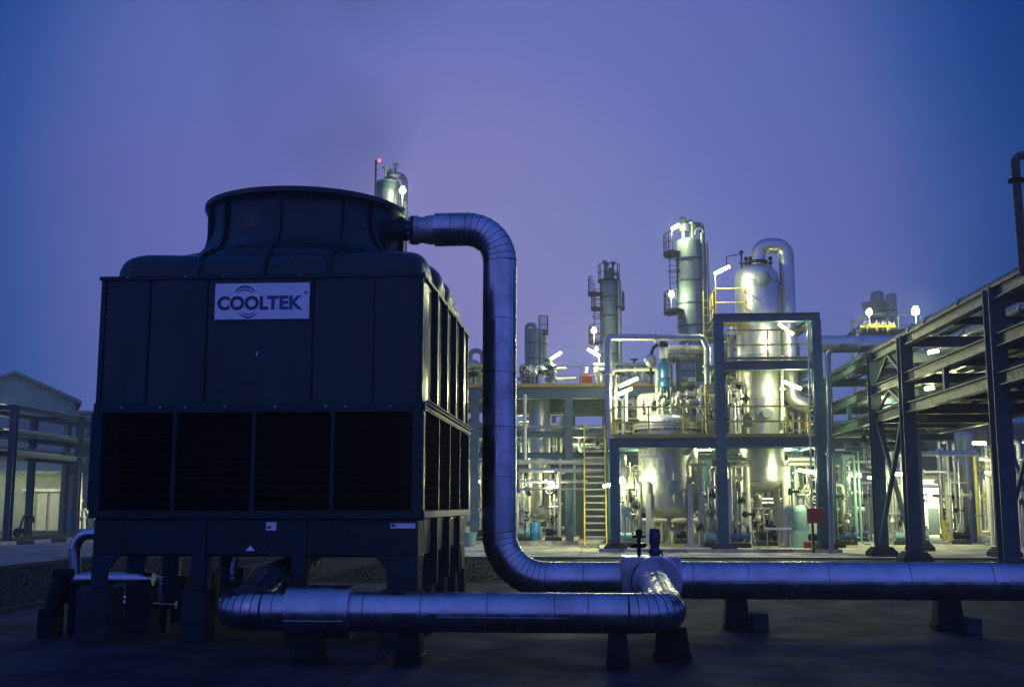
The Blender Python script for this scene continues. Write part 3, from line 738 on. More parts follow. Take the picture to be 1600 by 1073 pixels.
q = P(365, 885, 14.4)
t = thing('drain_pipe', 'short blue lit drain pipe hanging below the basin above the left elbow', 'pipe', q)
b = MB(); b.tube([q + Vector((.03, 0, .17)), q + Vector((0, 0, -.02)), q + Vector((0, 0, -.16))], .042, 12); part('pipe', b, M_clad, t)
b = MB(); b.lathe([(.03, 0), (.065, 0), (.065, .02), (.03, .02)], q + Vector((0, 0, -.12)), 12); part('flange', b, M_iron, t)
for (px_, py_, lb) in ((240, 908, 'pale lidded bucket under the tower, left of the middle footing'), (266, 902, 'domed blue lit pump cap beneath the tower beside the middle leg')):
    q = P(px_, 940, 16.2); h_ = P(px_, py_ - 10, 16.2).z
    tag(link('pump' if px_ == 266 else 'bucket', MB().lathe([(.12, 0), (.14, h_ * .5), (.14, h_ * .8), (.10, h_ * .95), (.03, h_)], (q.x, 16.2, 0), 16), M_pipe), lb, 'pump' if px_ == 266 else 'bucket')

# ================================================================== GENERIC PLANT BUILDERS
LAMP = 3.6
def light(p, parent, watts, rad):
    d = bpy.data.lights.new('lamp_light', 'POINT'); d.energy = watts; d.shadow_soft_size = rad; d.color = (.95, 1.0, .50)
    o = bpy.data.objects.new('lamp_light', d); COL.objects.link(o); o.parent = parent; o.location = Vector(p) - parent.location
def lamp(label, px, py, Y, lpx, ang, pole=None, m=None, yaw=0, wid=.06):
    c = P(px, py, Y); h = lpx * Y / F / 2; a = R(ang)
    d = Vector((math.cos(a) * math.cos(yaw), math.cos(a) * math.sin(yaw), math.sin(a)))
    t = thing('fluorescent_lamp', label, 'lamp', c, 'tube lamps around the plant')
    b = MB(); b.tube([c - d * h, c - d * (h * .97), c + d * (h * .97), c + d * h], [wid * .6, wid, wid, wid * .6], 10); part('tube', b, M_lamp, t)
    up = Vector((0, .35, 1)).normalized(); o = up * (wid + .03)
    b = MB(); b.bar(c - d * h + o, c + d * h + o, .13, .03); part('housing', b, M_iron, t)
    light(c - up * (wid + .06) + Vector((0, -.05, 0)), t, 2000 * wid * h * 2 * LAMP, .09)
    if pole is not None:
        e_ = c - d * (h * .9) + o if pole[1] == 'l' else c + d * (h * .9) + o
        b = MB(); b.tube([e_, Vector((e_.x, e_.y + .05, pole[0]))], .025, 8); part('pole', b, M_galv, t)
    return t
def globe(label, px, py, Y, r, zfoot=None, m=None, grp='globe lamps on the towers', nm='globe_lamp'):
    c = P(px, py, Y); t = thing(nm, label, 'lamp', c, grp)
    part('globe', MB().sphere(c, r, 12), m or M_lampb, t)
    if m is None: light(c + Vector((0, -r - .12, -.05)), t, 900 * r * r * 3.14 * LAMP, r * .5)
    part('cap', MB().lathe([(r * .7, r * .8), (r * .75, r * 1.2), (r * .3, r * 1.35)], c, 10), M_galv, t)
    if zfoot is not None: part('pole', MB().tube([c - Vector((0, 0, r * .9)), (c.x, c.y, zfoot)], .035, 8), M_galv, t)
    return t
def rail(pts, h=1.05, r=.026, sp=1.2, closed=False):
    b = MB(); pts = [Vector(p) for p in pts]
    for zz in (h, h * .5): b.tube([p + Vector((0, 0, zz)) for p in pts], r, 6)
    for a, c in zip(pts[:-1], pts[1:]):
        n = max(1, round((c - a).length / sp))
        for i in range(n + 1): q = a.lerp(c, i / n); b.tube([q, q + Vector((0, 0, h))], r, 6)
    return b
def valve_mb(c, s=1.0, ax=(0, -1, 0), wheel=True):
    c = Vector(c); b = MB(); a = Vector(ax)
    b.sphere(c, .085 * s, 8); b.tube([c, c + a * .2 * s], .035 * s, 6)
    if wheel: b.torus(c + a * .21 * s, a, .10 * s, .015 * s, 12, 5); b.tube([c + a * .21 * s - basis(a)[0] * .1 * s, c + a * .21 * s + basis(a)[0] * .1 * s], .01 * s, 4)
    return b
def skid(name, label, cat, x0, x1, y0, y1, z0, ztop, seed, nv=7, nh=2, nval=6, rmax=.11, mats=None, pump=True):
    nv = round(nv * 1.9); nval = round(nval * 1.4)
    r_ = random.Random(seed); mats = mats or [M_pale, M_pale, M_pipe, M_ss]
    t = thing(name, label, cat, ((x0 + x1) / 2, (y0 + y1) / 2, z0))
    zs = sorted(r_.uniform(z0 + (ztop - z0) * .35, ztop) for _ in range(nh))
    for zz in zs:
        yy = r_.uniform(y0, y1); rr = r_.uniform(.05, rmax)
        part('pipe', MB().tube([(x0, yy, zz), (x1, yy, zz)], rr, 12), r_.choice(mats), t)
    for i in range(nv):
        x = x0 + (x1 - x0) * (i + r_.uniform(.15, .85)) / nv; y = r_.uniform(y0, y1); rr = r_.choice((.025, .03, .035, .045, .06, .075, rmax))
        zb = z0 + r_.choice((.05, .3, .5)); zt = r_.uniform(z0 + (ztop - z0) * .55, ztop)
        pts = [(x, y, zb), (x, y, zt)]
        k = r_.random()
        if k < .35: pts.append((x, y + .7, zt))
        elif k < .6: pts.append((x + r_.choice((-.5, .5)), y, zt))
        if r_.random() < .5: pts.insert(0, (x + r_.choice((-.35, .35)), y, zb))
        part('pipe', MB().tube(fillet(pts, .16, 4), rr, 10), r_.choice(mats), t)
        if r_.random() < .45:
            zz = r_.uniform(zb + .3, zt - .2); part('flange', MB().lathe([(rr, -.035), (rr + .06, -.035), (rr + .06, .035), (rr, .035)], (x, y, zz), 12), M_pipe, t)
    for i in range(nval):
        x = r_.uniform(x0, x1); y = r_.uniform(y0, (y0 + y1) / 2); zz = r_.uniform(z0 + .5, z0 + min(2.2, (ztop - z0) * .8))
        part('valve', valve_mb((x, y, zz), r_.uniform(.9, 1.7), r_.choice(((0, -1, 0), (0, 0, 1), (1, 0, 0)))), r_.choice((M_valve, M_iron, M_iron, M_galv)), t)
        part('pipe', MB().tube([(x, y, z0), (x, y, zz + .25)], .03, 8), r_.choice(mats), t)
    if pump:
        x = r_.uniform(x0 + .2, x1 - .2); y = y0 + .1
        b = MB(); b.box(x - .35, x + .35, y - .18, y + .18, z0, z0 + .15); part('pump_base', b, M_conc, t)
        b = MB(); b.lathe([(.1, -.32), (.15, -.3), (.15, .1), (.1, .12), (.06, .12), (.06, .2), (.17, .2), (.17, .34), (.1, .36)], (x, y, z0 + .36), 14, (1, 0, 0)); b.tube([(x + .28, y, z0 + .4), (x + .28, y, z0 + .75)], .06, 8)
        part('pump', b, r_.choice((M_motor, M_green, M_iron)), t)
    return t
def head(r, z0, z1, hb, ht, n=7):     # vessel profile with dished ends
    pr = [(r * math.sin(math.pi / 2 * i / n), z0 + hb * (1 - math.cos(math.pi / 2 * i / n))) for i in range(n + 1)]
    return pr + [(r * math.cos(math.pi / 2 * i / n), z1 - ht + ht * math.sin(math.pi / 2 * i / n)) for i in range(n + 1)]
def manhole(b, c, r, d=(0, -1, 0), l=.16):
    b.lathe([(r * .8, -l), (r * .8, 0), (r, 0), (r, .05), (r * .9, .07)], Vector(c) + Vector(d) * l, 24, d)

# ================================================================== THE LIT PROCESS FRAME
YP, YB = 40.4, 45.6
xA, xB, xC = PX(962, YP, .2), PX(1131, YP, .2), PX(1287, YP, .2)
zD = PZ(684, YP, 1100); zM = PZ(564, YP, 1190); zT = PZ(490, YP, 1190)
fr = thing('support_structure', 'blue steel frame with yellow handrails holding the reactor and the tall column', 'steel frame', (xB, YP, 0))
cw = .36
def column(x, y, z1, p, m, nm='column', z0=.12):
    part(nm, MB().ibeam((x, y, z0), (x, y, z1), .34, .34, .03, .03, (0, 1, 0)).box(x - .172, x - .166, y - .1, y + .1, z0, z0 + .1), m, p)
def base(x, y, p, z0=0):
    b = MB(); q = [(x - .42, y - .42), (x + .42, y - .42), (x + .42, y + .42), (x - .42, y + .42)]; q2 = [(x + (a - x) * .66, y + (c - y) * .66) for a, c in q]
    b.add([(a, c, z0) for a, c in q] + [(a, c, z0 + .13) for a, c in q] + [(a, c, z0 + .3) for a, c in q2], [(3, 2, 1, 0), (8, 9, 10, 11), (0, 1, 5, 4), (1, 2, 6, 5), (2, 3, 7, 6), (3, 0, 4, 7), (4, 5, 9, 8), (5, 6, 10, 9), (6, 7, 11, 10), (7, 4, 8, 11)])
    part('column_base', b, M_conc, p)
for x in (xA, xB, xC):
    for y in (YP, YB):
        column(x, y, (zD - .3) if x == xA else zT - .3, fr, M_blue, z0=.3); base(x, y, fr)
def beam(p0, p1, h, m, p, w_=.22, nm='beam'): part(nm, MB().ibeam(p0, p1, h, w_), m, p)
for y in (YP, YB):
    for x0_, x1_ in ((xA - .17, xB - .17), (xB + .17, xC - .17)): beam((x0_, y, zD - .17), (x1_, y, zD - .17), .34, M_blue, fr)
    beam((xB + .17, y, zM - .16), (xC - .17, y, zM - .16), .30, M_blue, fr); beam((xB - .17, y, zT - .14), (xC + .17, y, zT - .14), .30, M_blue, fr)
for x in (xA, xB, xC):
    beam((x, YP + .18, zD - .17), (x, YB - .18, zD - .17), .32, M_blue, fr)
    if x > xA: beam((x, YP + .18, zM - .16), (x, YB - .18, zM - .16), .28, M_teal, fr); beam((x, YP + .12, zT - .14), (x, YB - .12, zT - .14), .28, M_teal, fr)
for y in (42.0, 43.9): beam((xA + .1, y, zD - .2), (xC - .1, y, zD - .2), .2, M_teal, fr, .12)
# decks with round openings left for the vessels are built from strips round them
def deck(x0, x1, y0, y1, z, hx, hy, hr, nm='deck'):
    b = MB(); n = 24; q = []
    pts = []
    for i in range(n):
        a = 2 * math.pi * i / n; c_, s_ = math.cos(a), math.sin(a)
        k = min((x1 - hx) / c_ if c_ > 1e-6 else 1e9, (x0 - hx) / c_ if c_ < -1e-6 else 1e9, (y1 - hy) / s_ if s_ > 1e-6 else 1e9, (y0 - hy) / s_ if s_ < -1e-6 else 1e9)
        pts.append(((hx + hr * c_, hy + hr * s_), (hx + k * c_, hy + k * s_)))
    for zz in (z, z + .04): q += [(a[0], a[1], zz) for a, o_ in pts] + [(o_[0], o_[1], zz) for a, o_ in pts]
    f = [(i, (i + 1) % n, n + (i + 1) % n, n + i) for i in range(n)]
    f += [(2 * n + n + i, 2 * n + n + (i + 1) % n, 2 * n + (i + 1) % n, 2 * n + i) for i in range(n)]
    f += [(i, 2 * n + i, 2 * n + (i + 1) % n, (i + 1) % n) for i in range(n)] + [(n + (i + 1) % n, 3 * n + (i + 1) % n, 3 * n + i, n + i) for i in range(n)]
    b.add(q, f); part(nm, b, M_grate, fr)
Y1v, Y2v = 42.7, 42.9
x1v, x2v = P(1044, 740, Y1v).x, P(1188, 620, Y2v).x
deck(xA, xB, YP, YB, zD + .005, x1v, Y1v, 1.16); deck(xB + .01, xC, YP, YB, zD + .005, x2v, Y2v, .95); deck(xB + .18, xC - .18, YP + .12, YB - .12, zM, x2v, Y2v, .95)
for x0_, x1_, z in ((xA - .1, xB, zD), (xB, xC + .1, zD), (xB + .18, xC - .18, zM)):
    part('toe_board', MB().box(x0_, x1_, YP - .14, YP - .12, z + .03, z + .14), M_toe, fr)
    part('handrail', rail([(x0_ + .1, YP - .10, z + .045), (x1_ - .1, YP - .10, z + .045)], 1.05, .032, 1.15), M_yell, fr)
part('handrail', rail([(xA - .05, YP, zD + .045), (xA - .05, YB, zD + .045)], 1.05, .034, 1.0), M_yell, fr)
part('handrail', rail([(xC + .08, YP, zD + .045), (xC + .08, YB, zD + .045)], 1.05, .026, 1.2), M_yell, fr)
part('handrail', rail([(xA, YB, zD + .045), (xC, YB, zD + .045)], 1.05, .024, 1.3), M_yell, fr)
for px_, yy, nm_ in ((1010, 43.6, 'left of the reactor body'), (1110, 43.2, 'between reactor and middle column'), (1222, 43.8, 'right of the tall column')):
    lamp('tube lamp fixed close under the deck grating ' + nm_, px_, 789.5 - (zD - .12 - EYE) * F / yy, yy, 30, 0)
# little top platform with its ladder hoops
xp0, xp1 = PX(1112, 42.5, zT), PX(1164, 42.5, zT)
b = MB(); b.box(xp0, xp1, 41.6, 43.4, zT + .02, zT + .12); part('top_platform', b, M_toe, fr)
part('handrail', rail([(xp0 + .05, 43.4, zT + .12), (xp0 + .05, 41.65, zT + .12), (xp1 - .05, 41.65, zT + .12), (xp1 - .05, 42.4, zT + .12)], 1.05, .026, 1.0), M_yell, fr)
lb = MB(); xl_ = PX(1112, 42.0, 7)
for dx in (-.2, .2): lb.tube([(xl_ + dx - .1, 41.7, zD + .05), (xl_ + dx - .1, 41.7, zT + 1.1)], .025, 6)
for i in range(18): lb.tube([(xl_ - .3, 41.7, zD + .4 + i * .28), (xl_ + .1, 41.7, zD + .4 + i * .28)], .014, 5)
part('ladder', lb, M_yell, fr)
for x0_, x1_ in ((xB, xC),):
    b = MB(); b.bar((x0_ + .2, YB, zD + .1), (x1_ - .2, YB, zM - .4), .08, .08); b.bar((x0_ + .2, YB - .1, zM - .4), (x1_ - .2, YB - .1, zD + .1), .08, .08); part('brace', b, M_teal, fr)
# lamps on the frame
lamp('slanted tube lamp on a pole left of the tall column, above the top platform', 1128, 422, 41.6, 27, 26, (zT + .1, 'l'))
lamp('slanted tube lamp under the top beam, in front of the tall column', 1228, 514, 41.2, 28, -38)
lamp('slanted tube lamp beside the tall column below the middle beam', 1238, 601.5, 41.2, 30, -24)
lamp('wide tube lamp under the deck to the right of the column, above the red cabinet', 1263, 736, 41.0, 30, -7)
lamp('upper of the two slanted tube lamps left of the blue agitator motor', 982, 597, 41.8, 32, 24)
lamp('lower of the two slanted tube lamps left of the blue agitator motor', 975, 612, 41.3, 28, 24)
lamp('small tube lamp by the top of the left frame column under the deck', 952, 757, 42.4, 20, 15)
globe('round lamp under the deck just right of the left frame column', 972, 751, 41.6, .12, None, None, 'round lamps under the deck')

# ------------------------------------------------------------------ reactor
def pw(px0, px1, Y): return abs(P(px1, 700, Y).x - P(px0, 700, Y).x)
r1 = pw(998, 1091, Y1v) / 2; zb1 = PZ(810, Y1v, 1044); zs1 = PZ(672, Y1v, 1044)
rv = thing('reactor', 'squat stainless reactor vessel with a blue agitator motor on its lid', 'reactor', (x1v, Y1v, 0))
pr = head(r1, zb1, zs1 + .6, .45, .6)[:8] + [(r1, zs1 - .12)]
part('shell', MB().lathe(pr + [(r1, zs1)], (x1v, Y1v, 0), 48), M_ss, rv)
b = MB()
for zz in (PZ(716, Y1v), PZ(742, Y1v)): b.lathe([(r1, zz - .03), (r1 + .015, zz - .03), (r1 + .015, zz + .03), (r1, zz + .03)], (x1v, Y1v, 0), 48)
part('shell_band', b, M_ss, rv)
b = MB(); zf = zs1
b.lathe([(r1, zf), (r1 + .17, zf), (r1 + .17, zf + .10), (r1 + .02, zf + .10)], (x1v, Y1v, 0), 48); b.lathe([(r1, zf + .12), (r1 + .17, zf + .12), (r1 + .17, zf + .22), (r1, zf + .22)], (x1v, Y1v, 0), 48)
part('body_flange', b, M_ss, rv)
b = MB()
for i in range(40):
    a = 2 * math.pi * i / 40; q = (x1v + (r1 + .10) * math.cos(a), Y1v + (r1 + .10) * math.sin(a))
    b.tube([(q[0], q[1], zf - .06), (q[0], q[1], zf + .30)], .03, 6)
part('flange_bolt', b, M_iron, rv)
zd0 = zf + .22; zd1 = PZ(640, Y1v)
part('lid', MB().lathe([(r1, zd0)] + [(r1 * math.cos(math.pi / 2 * i / 8) * .98 + .02, zd0 + (zd1 - zd0) * math.sin(math.pi / 2 * i / 8)) for i in range(9)], (x1v, Y1v, 0), 48), M_ss, rv)
rr_ = random.Random(3)
for i in range(22):
    a = rr_.uniform(0, 6.28); rad = rr_.uniform(.35, .85) * r1; zz = zd0 + (zd1 - zd0) * math.sqrt(max(0, 1 - (rad / r1) ** 2)); x = x1v + rad * math.cos(a); y = Y1v + rad * math.sin(a)
    hh = rr_.uniform(.22, .55); b = MB(); b.tube([(x, y, zz - .05), (x, y, zz + hh)], .05, 8)
    b.lathe([(.05, 0), (.10, 0), (.10, .05), (.05, .05)], (x, y, zz + hh * .5), 10); b.lathe([(.05, 0), (.11, 0), (.11, .05), (.03, .05)], (x, y, zz + hh), 10)
    part('nozzle', b, M_valve, rv)
    if i % 2 == 0: part('valve', valve_mb((x + .05, y - .05, zz + hh + .12), rr_.uniform(1, 1.5), rr_.choice(((0, -1, 0), (1, 0, 0), (-1, 0, 0)))), M_valve, rv)
xm = P(1040, 600, Y1v).x
b = MB(); z0_ = PZ(648, Y1v); z1_ = PZ(606, Y1v)
for dx, dy in ((-.2, -.2), (.2, -.2), (.2, .2), (-.2, .2)): b.tube([(xm + dx, Y1v + dy, z0_), (xm + dx * .9, Y1v + dy * .9, z1_)], .05, 8)
b.lathe([(.3, z0_ - .12), (.3, z0_)], (xm, Y1v, 0), 16); b.lathe([(.10, z0_), (.10, z1_)], (xm, Y1v, 0), 12)
part('agitator_stand', b, M_teal, rv)
def mz(py): return PZ(py, Y1v)
mo = part('motor', MB().lathe([(.26, mz(606)), (.29, mz(603)), (.29, mz(594)), (.25, mz(592)), (.27, mz(590)), (.27, mz(582)), (.29, mz(580)), (.27, mz(572)), (.22, mz(568)), (.13, mz(567)), (.13, mz(560))], (xm, Y1v, 0), 20), M_motor, rv, 'blue agitator motor')
part('motor_cap', MB().lathe([(.16, mz(561)), (.16, mz(545)), (.10, mz(543))], (xm - .05, Y1v, 0), 16), M_pale, mo)
part('valve', MB().sphere((xm - .05, Y1v, mz(539)), .17, 12).box(xm - .15, xm + .12, Y1v - .12, Y1v + .12, mz(542), mz(539)), M_iron, rv)
b = MB(); manhole(b, (P(1049, 762, Y1v).x, Y1v - r1 + .02, PZ(762, Y1v)), .255); part('manhole', b, M_tank, rv)
b = MB(); cX = P(1049, 762, Y1v).x; b.tube([(cX, Y1v - r1 - .05, PZ(773, Y1v)), (cX, Y1v - r1 - .05, PZ(784, Y1v))], .03, 6); b.tube([(cX, Y1v - r1 - .03, PZ(752, Y1v)), (cX, Y1v - r1 - .03, PZ(738, Y1v))], .02, 6); part('gauge_pipe', b, M_pipe, rv)
for px_, dy in ((1013, -.92), (1079, -.92), (1018, .6), (1076, .6)):
    x = P(px_, 800, Y1v + dy).x; zt_ = PZ(772, Y1v); b = MB(); b.box(x - .09, x + .09, Y1v + dy - .07, Y1v + dy + .07, .12, zt_); b.box(x - .2, x + .2, Y1v + dy - .16, Y1v + dy + .16, .12, .15)
    b.lathe([(.10, -.35), (.19, 0), (.19, .42), (.12, .5)], (x, Y1v + dy + .14, zt_ - .05), 16)
    part('leg', b, M_pale, rv)
b = MB(); b.tube([(x1v, Y1v, zb1 + .1), (x1v, Y1v, zb1 - .35), (x1v + .4, Y1v, zb1 - .5)], .1, 10); b.lathe([(.1, 0), (.18, 0), (.18, .06), (.1, .06)], (x1v, Y1v, zb1 - .2), 14); part('outlet', b, M_pipe, rv)

# ------------------------------------------------------------------ tall column in the frame with its gooseneck
r2 = pw(1151, 1221, Y2v) / 2; zb2 = PZ(769, Y2v, 1188); zt2 = PZ(413, Y2v, 1188)
tc_ = thing('process_column', 'tall stainless column rising through the upper frame with two round manholes', 'process column', (x2v, Y2v, 0))
part('shell', MB().lathe(head(r2, zb2, zt2, .5, .55), (x2v, Y2v, 0), 48), M_ss, tc_)
b = MB()
for py in (447, 560, 628, 700, 752): zz = PZ(py, Y2v); b.lathe([(r2, zz - .02), (r2 + .01, zz - .02), (r2 + .01, zz + .02), (r2, zz + .02)], (x2v, Y2v, 0), 48)
part('weld_band', b, M_ssd, tc_)
b = MB(); manhole(b, (P(1188, 446, Y2v).x, Y2v - r2 + .03, PZ(446, Y2v)), .26, l=.12); part('manhole', b, M_tank, tc_)
b = MB(); manhole(b, (x2v + r2 - .04, Y2v, PZ(452, Y2v)), .2, (1, 0, 0), .14); part('manhole', b, M_tank, tc_)
b = MB(); manhole(b, (P(1193, 650, Y2v).x, Y2v - r2 + .03, PZ(650, Y2v)), .19, l=.1); part('manhole', b, M_tank, tc_)
d_ = Vector((-.6, -.8, 0)); b = MB(); manhole(b, Vector((x2v, Y2v, PZ(661, Y2v))) + d_ * (r2 - .03), .24, d_, .18); part('manhole', b, M_tank, tc_)
for px_, dy in ((1168, -.55), (1228, -.5), (1172, .6), (1214, .6)):
    x = P(px_, 800, Y2v + dy).x; b = MB(); b.tube([(x, Y2v + dy, .12), (x, Y2v + dy, PZ(730, Y2v))], .13, 12); b.box(x - .2, x + .2, Y2v + dy - .2, Y2v + dy + .2, .12, .16)
    part('leg', b, M_pale, tc_)
for px_ in (1158, 1165, 1172, 1203):
    x = P(px_, 408, Y2v).x; h_ = .7 if px_ == 1158 else .45; b = MB(); b.tube([(x, Y2v - .1, zt2 - .35), (x, Y2v - .1, zt2 + h_ - .2)], .035, 8); b.sphere((x, Y2v - .1, zt2 + h_ - .25), .09, 8); b.lathe([(.03, 0), (.1, 0), (.1, .05), (.03, .05)], (x, Y2v - .1, zt2), 10)
    part('nozzle', b, M_iron, tc_)
x = P(1158, 408, Y2v).x
part('vent_line', MB().tube(fillet([(x, Y2v - .1, zt2 + .4), P(1157, 397, Y2v - .1), P(1135, 401, Y2v - .1), P(1135, 415, Y2v - .1)], .06, 3), .022, 6), M_iron, tc_)
gn = [P(1182, 418, Y2v), P(1184, 392, Y2v), P(1205, 381, Y2v), P(1232, 391, Y2v)]
xg = P(1230, 450, Y2v).x; zg = PZ(388.5, Y2v)
b = MB(); pth = fillet([(P(1183, 420, Y2v).x, Y2v, zt2 - .1), (P(1186, 400, Y2v).x, Y2v, zg), (xg, Y2v, zg), (xg, Y2v, PZ(560, Y2v)), (P(1238, 600, Y2v).x, Y2v, PZ(628, Y2v)), (P(1262, 636, Y2v).x, Y2v, PZ(636, Y2v))], .42, 8)
b.tube(pth, .29, 24); part('gooseneck', b, M_ss, tc_)
b = MB(); b.lathe([(.30, 0), (.38, 0), (.38, .1), (.30, .1)], (P(1184, 410, Y2v).x, Y2v, zt2 + .02), 20); part('flange', b, M_iron, tc_)

# ------------------------------------------------------------------ pipes and boxes on and around the frame
def pipe(label, pts, r, m, rad=.3, grp=None, sup=None, nm='process_pipe'):
    t = thing(nm, label, 'pipe', pts[0], grp)
    part('pipe', MB().tube(fillet(pts, rad, 6), r, 14), m, t)
    pts = [Vector(p) for p in pts]
    for a, b_ in zip(pts[:-1], pts[1:]):
        if (b_ - a).length > 1.2:
            c = a.lerp(b_, .5); d = (b_ - a).normalized(); part('flange', MB().lathe([(r, -.04), (r + .07, -.04), (r + .07, .04), (r, .04)], c, 14, d), m, t)
    if sup:
        for x, y, z0_, z1_ in sup: part('support', MB().box(x - .05, x + .05, y - .05, y + .05, z0_, z1_), M_teal, t)
    return t
YA = 41.2
pipe('pale bent pipe framing the upper left of the reactor deck', [P(955, 704, YA), P(951, 640, YA), P(949.5, 527, YA), P(1098, 527, YA), P(1106, 545, YA), P(1106, 600, YA)], .12, M_ss, .2)
pipe('big horizontal silver pipe joining the frame to the pipe rack', [P(1262, 538, 43.5), P(1420, 537, 43.5)], .33, M_ss, .3, sup=[(P(1293, 600, 43.5).x, 43.5, .0, PZ(550, 43.5))])
pipe('pale slim horizontal pipe behind the blue motor', [P(1044, 543, 45), P(1104, 543, 45), P(1106, 620, 45)], .11, M_pale, .15)
pipe('dull horizontal pipe just below the pale one behind the blue motor', [P(1044, 549.5, 45.3), P(1107, 549.5, 45.3), P(1107, 640, 45.3)], .10, M_pipe, .12)
pipe('white horizontal pipe left of the blue motor', [P(958, 586, 44), P(958, 578.5, 44), P(1026, 577, 44), P(1026, 620, 44)], .07, M_pale, .1)
pipe('pale vertical pipe pair member rising left of the reactor dome', [P(1000, 655, 43.8), P(1000, 620, 43.8), P(1028, 618, 43.8)], .13, M_pale, .15)
pipe('slim white upright pipe left of the two slanted lamps', [P(962, 655, 42), P(962, 590, 42)], .05, M_pale)
pipe('slim white upright pipe just right of the two slanted lamps', [P(979, 658, 42.3), P(979, 612, 42.3)], .05, M_pale)
pipe('thick white pipe turning down right of the reactor lid', [P(1085, 612, 43.9), P(1102, 612, 43.9), P(1108, 660, 43.9)], .15, M_pale, .25)
pipe('lower white pipe turning down right of the reactor lid', [P(1082, 628, 44.2), P(1114, 628, 44.2), P(1116, 676, 44.2)], .13, M_pale, .25)
pipe('white upright pipe left of the tall column on the middle level', [P(1154, 676, 42), P(1154, 580, 42), P(1154, 577, 42.8)], .10, M_pale, .1)
pipe('pale pipe hanging below the gooseneck to the right of the column', [P(1222, 660, 42.2), P(1222, 556, 42.2)], .06, M_pale)
pipe('thin upright conduit beside the right frame column', [P(1270, 860, 40.0), P(1262, 500, 40.0)], .03, M_pale)
pipe('pale upright pole before the pipe rack with a forked top', [P(1299, 870, 39.2), P(1294.5, 552, 39.2), P(1299, 548, 39.2)], .075, M_galv, .05)
t = thing('heat_exchanger', 'grey horizontal heat exchanger behind the agitator motor', 'heat exchanger', P(1075, 557, 46))
a = P(1044, 558, 46); c = P(1106, 558, 46)
part('shell', MB().lathe([(.05, -.1), (.2, -.02), (.22, 0), (.22, c.x - a.x), (.2, c.x - a.x + .02), (.05, c.x - a.x + .1)], a, 20, (1, 0, 0)), M_tank, t)
for u in (.1, .9): part('flange', MB().lathe([(.22, 0), (.29, 0), (.29, .06), (.22, .06)], a.lerp(c, u), 20, (1, 0, 0)), M_tank, t)
part('saddle', MB().box(a.x + .3, a.x + .5, 45.9, 46.1, zD, a.z - .1).box(c.x - .5, c.x - .3, 45.9, 46.1, zD, a.z - .1), M_teal, t)
t = thing('valve', 'round pale flanged valve left of the blue motor cap', 'valve', P(1018, 562, 43))
b = MB(); b.lathe([(.05, -.16), (.24, -.10), (.28, 0), (.24, .1), (.05, .16)], P(1017, 564, 43), 20, (.6, -.8, .1)); part('body', b, M_ss, t)
b = MB(); b.tube([P(1017, 556, 43), P(1021, 543, 43), P(1028, 538, 43)], .06, 8); b.tube([P(1017, 572, 43), P(1017, 600, 43)], .05, 8); part('bonnet', b, M_iron, t)
# clutter on the deck levels
skid('pipework', 'dense white valves and pipes on the deck between the reactor and the middle frame column', 'pipework', PX(1092, 43, 5), PX(1124, 43, 5), 42.2, 45, zD + .05, zD + 2.4, 11, 8, 3, 9, .10, [M_pale, M_pale, M_pipe], False)
skid('pipework', 'crowded white pipes and valves just right of the middle frame column above the deck', 'pipework', PX(1134, 43, 5), PX(1152, 43, 5), 41.2, 44, zD + .05, zD + 2.6, 12, 7, 2, 9, .09, [M_pale, M_pale, M_ss], False)
skid('pipework', 'pipes and boxes behind the left part of the upper frame', 'pipework', PX(1128, 44, 7), PX(1152, 44, 7), 42.8, 45, zM - 1.8, zM + 2.0, 13, 6, 3, 5, .08, [M_pale, M_ssd, M_pipe], False)
skid('pipework', 'slim pipes between the tall column and the right frame column above the deck', 'pipework', PX(1224, 43, 5), PX(1272, 43, 5), 43.4, 45, zD + .05, zD + 2.2, 14, 7, 2, 5, .10, [M_pale, M_pipe, M_ss], False)
skid('pipework', 'pale upright pipes under the deck left of the reactor', 'pipework', PX(970, 42, 2), PX(1000, 42, 2), 41.6, 44.5, .12, zD - .5, 21, 9, 3, 7, .13)
skid('pipework', 'tangle of pipes and valves under the deck between the reactor and the middle column', 'pipework', PX(1092, 42, 2), PX(1126, 42, 2), 41.4, 44.5, .12, zD - .5, 22, 10, 3, 10, .10)
skid('pipework', 'pipes and pumps under the deck just right of the middle frame column', 'pipework', PX(1136, 42, 2), PX(1164, 42, 2), 41.2, 44.5, .12, zD - .5, 23, 9, 3, 9, .10)
skid('pipework', 'yellowish pipes below the rounded bottom of the tall column', 'pipework', PX(1172, 43, 2), PX(1222, 43, 2), 43.0, 45, .12, 2.0, 24, 9, 3, 9, .11)
skid('pipework', 'pale uprights under the deck at the right, behind the red cabinet', 'pipework', PX(1228, 43, 2), PX(1282, 43, 2), 42.2, 45, .12, zD - .5, 25, 10, 3, 9, .10)
skid('pipework', 'low pipes and pump behind the reactor legs', 'pipework', PX(1000, 46, 1), PX(1095, 46, 1), 45.2, 47, .12, 2.0, 26, 12, 3, 12, .12)
skid('pipework', 'row of tall pipes at the back of the lit frame', 'pipework', PX(965, 47, 3), PX(1130, 47, 3), 46.2, 47.4, .12, zD - .2, 27, 16, 4, 10, .10, [M_pale, M_pipe, M_ssd], False)
skid('pipework', 'row of tall pipes at the back right of the lit frame', 'pipework', PX(1135, 47, 3), PX(1290, 47, 3), 46.2, 47.4, .12, zD - .2, 28, 16, 4, 10, .10, [M_pale, M_pipe, M_ssd], False)
t = thing('pipe_stand', 'white topped low stand among the pipes right of the middle column', 'stand', P(1210, 850, 41.2))
a = P(1196, 826, 41.2); c = P(1236, 829, 41.2)
part('top', MB().box(a.x, c.x, 41.0, 41.3, a.z - .03, a.z + .05), M_white, t)
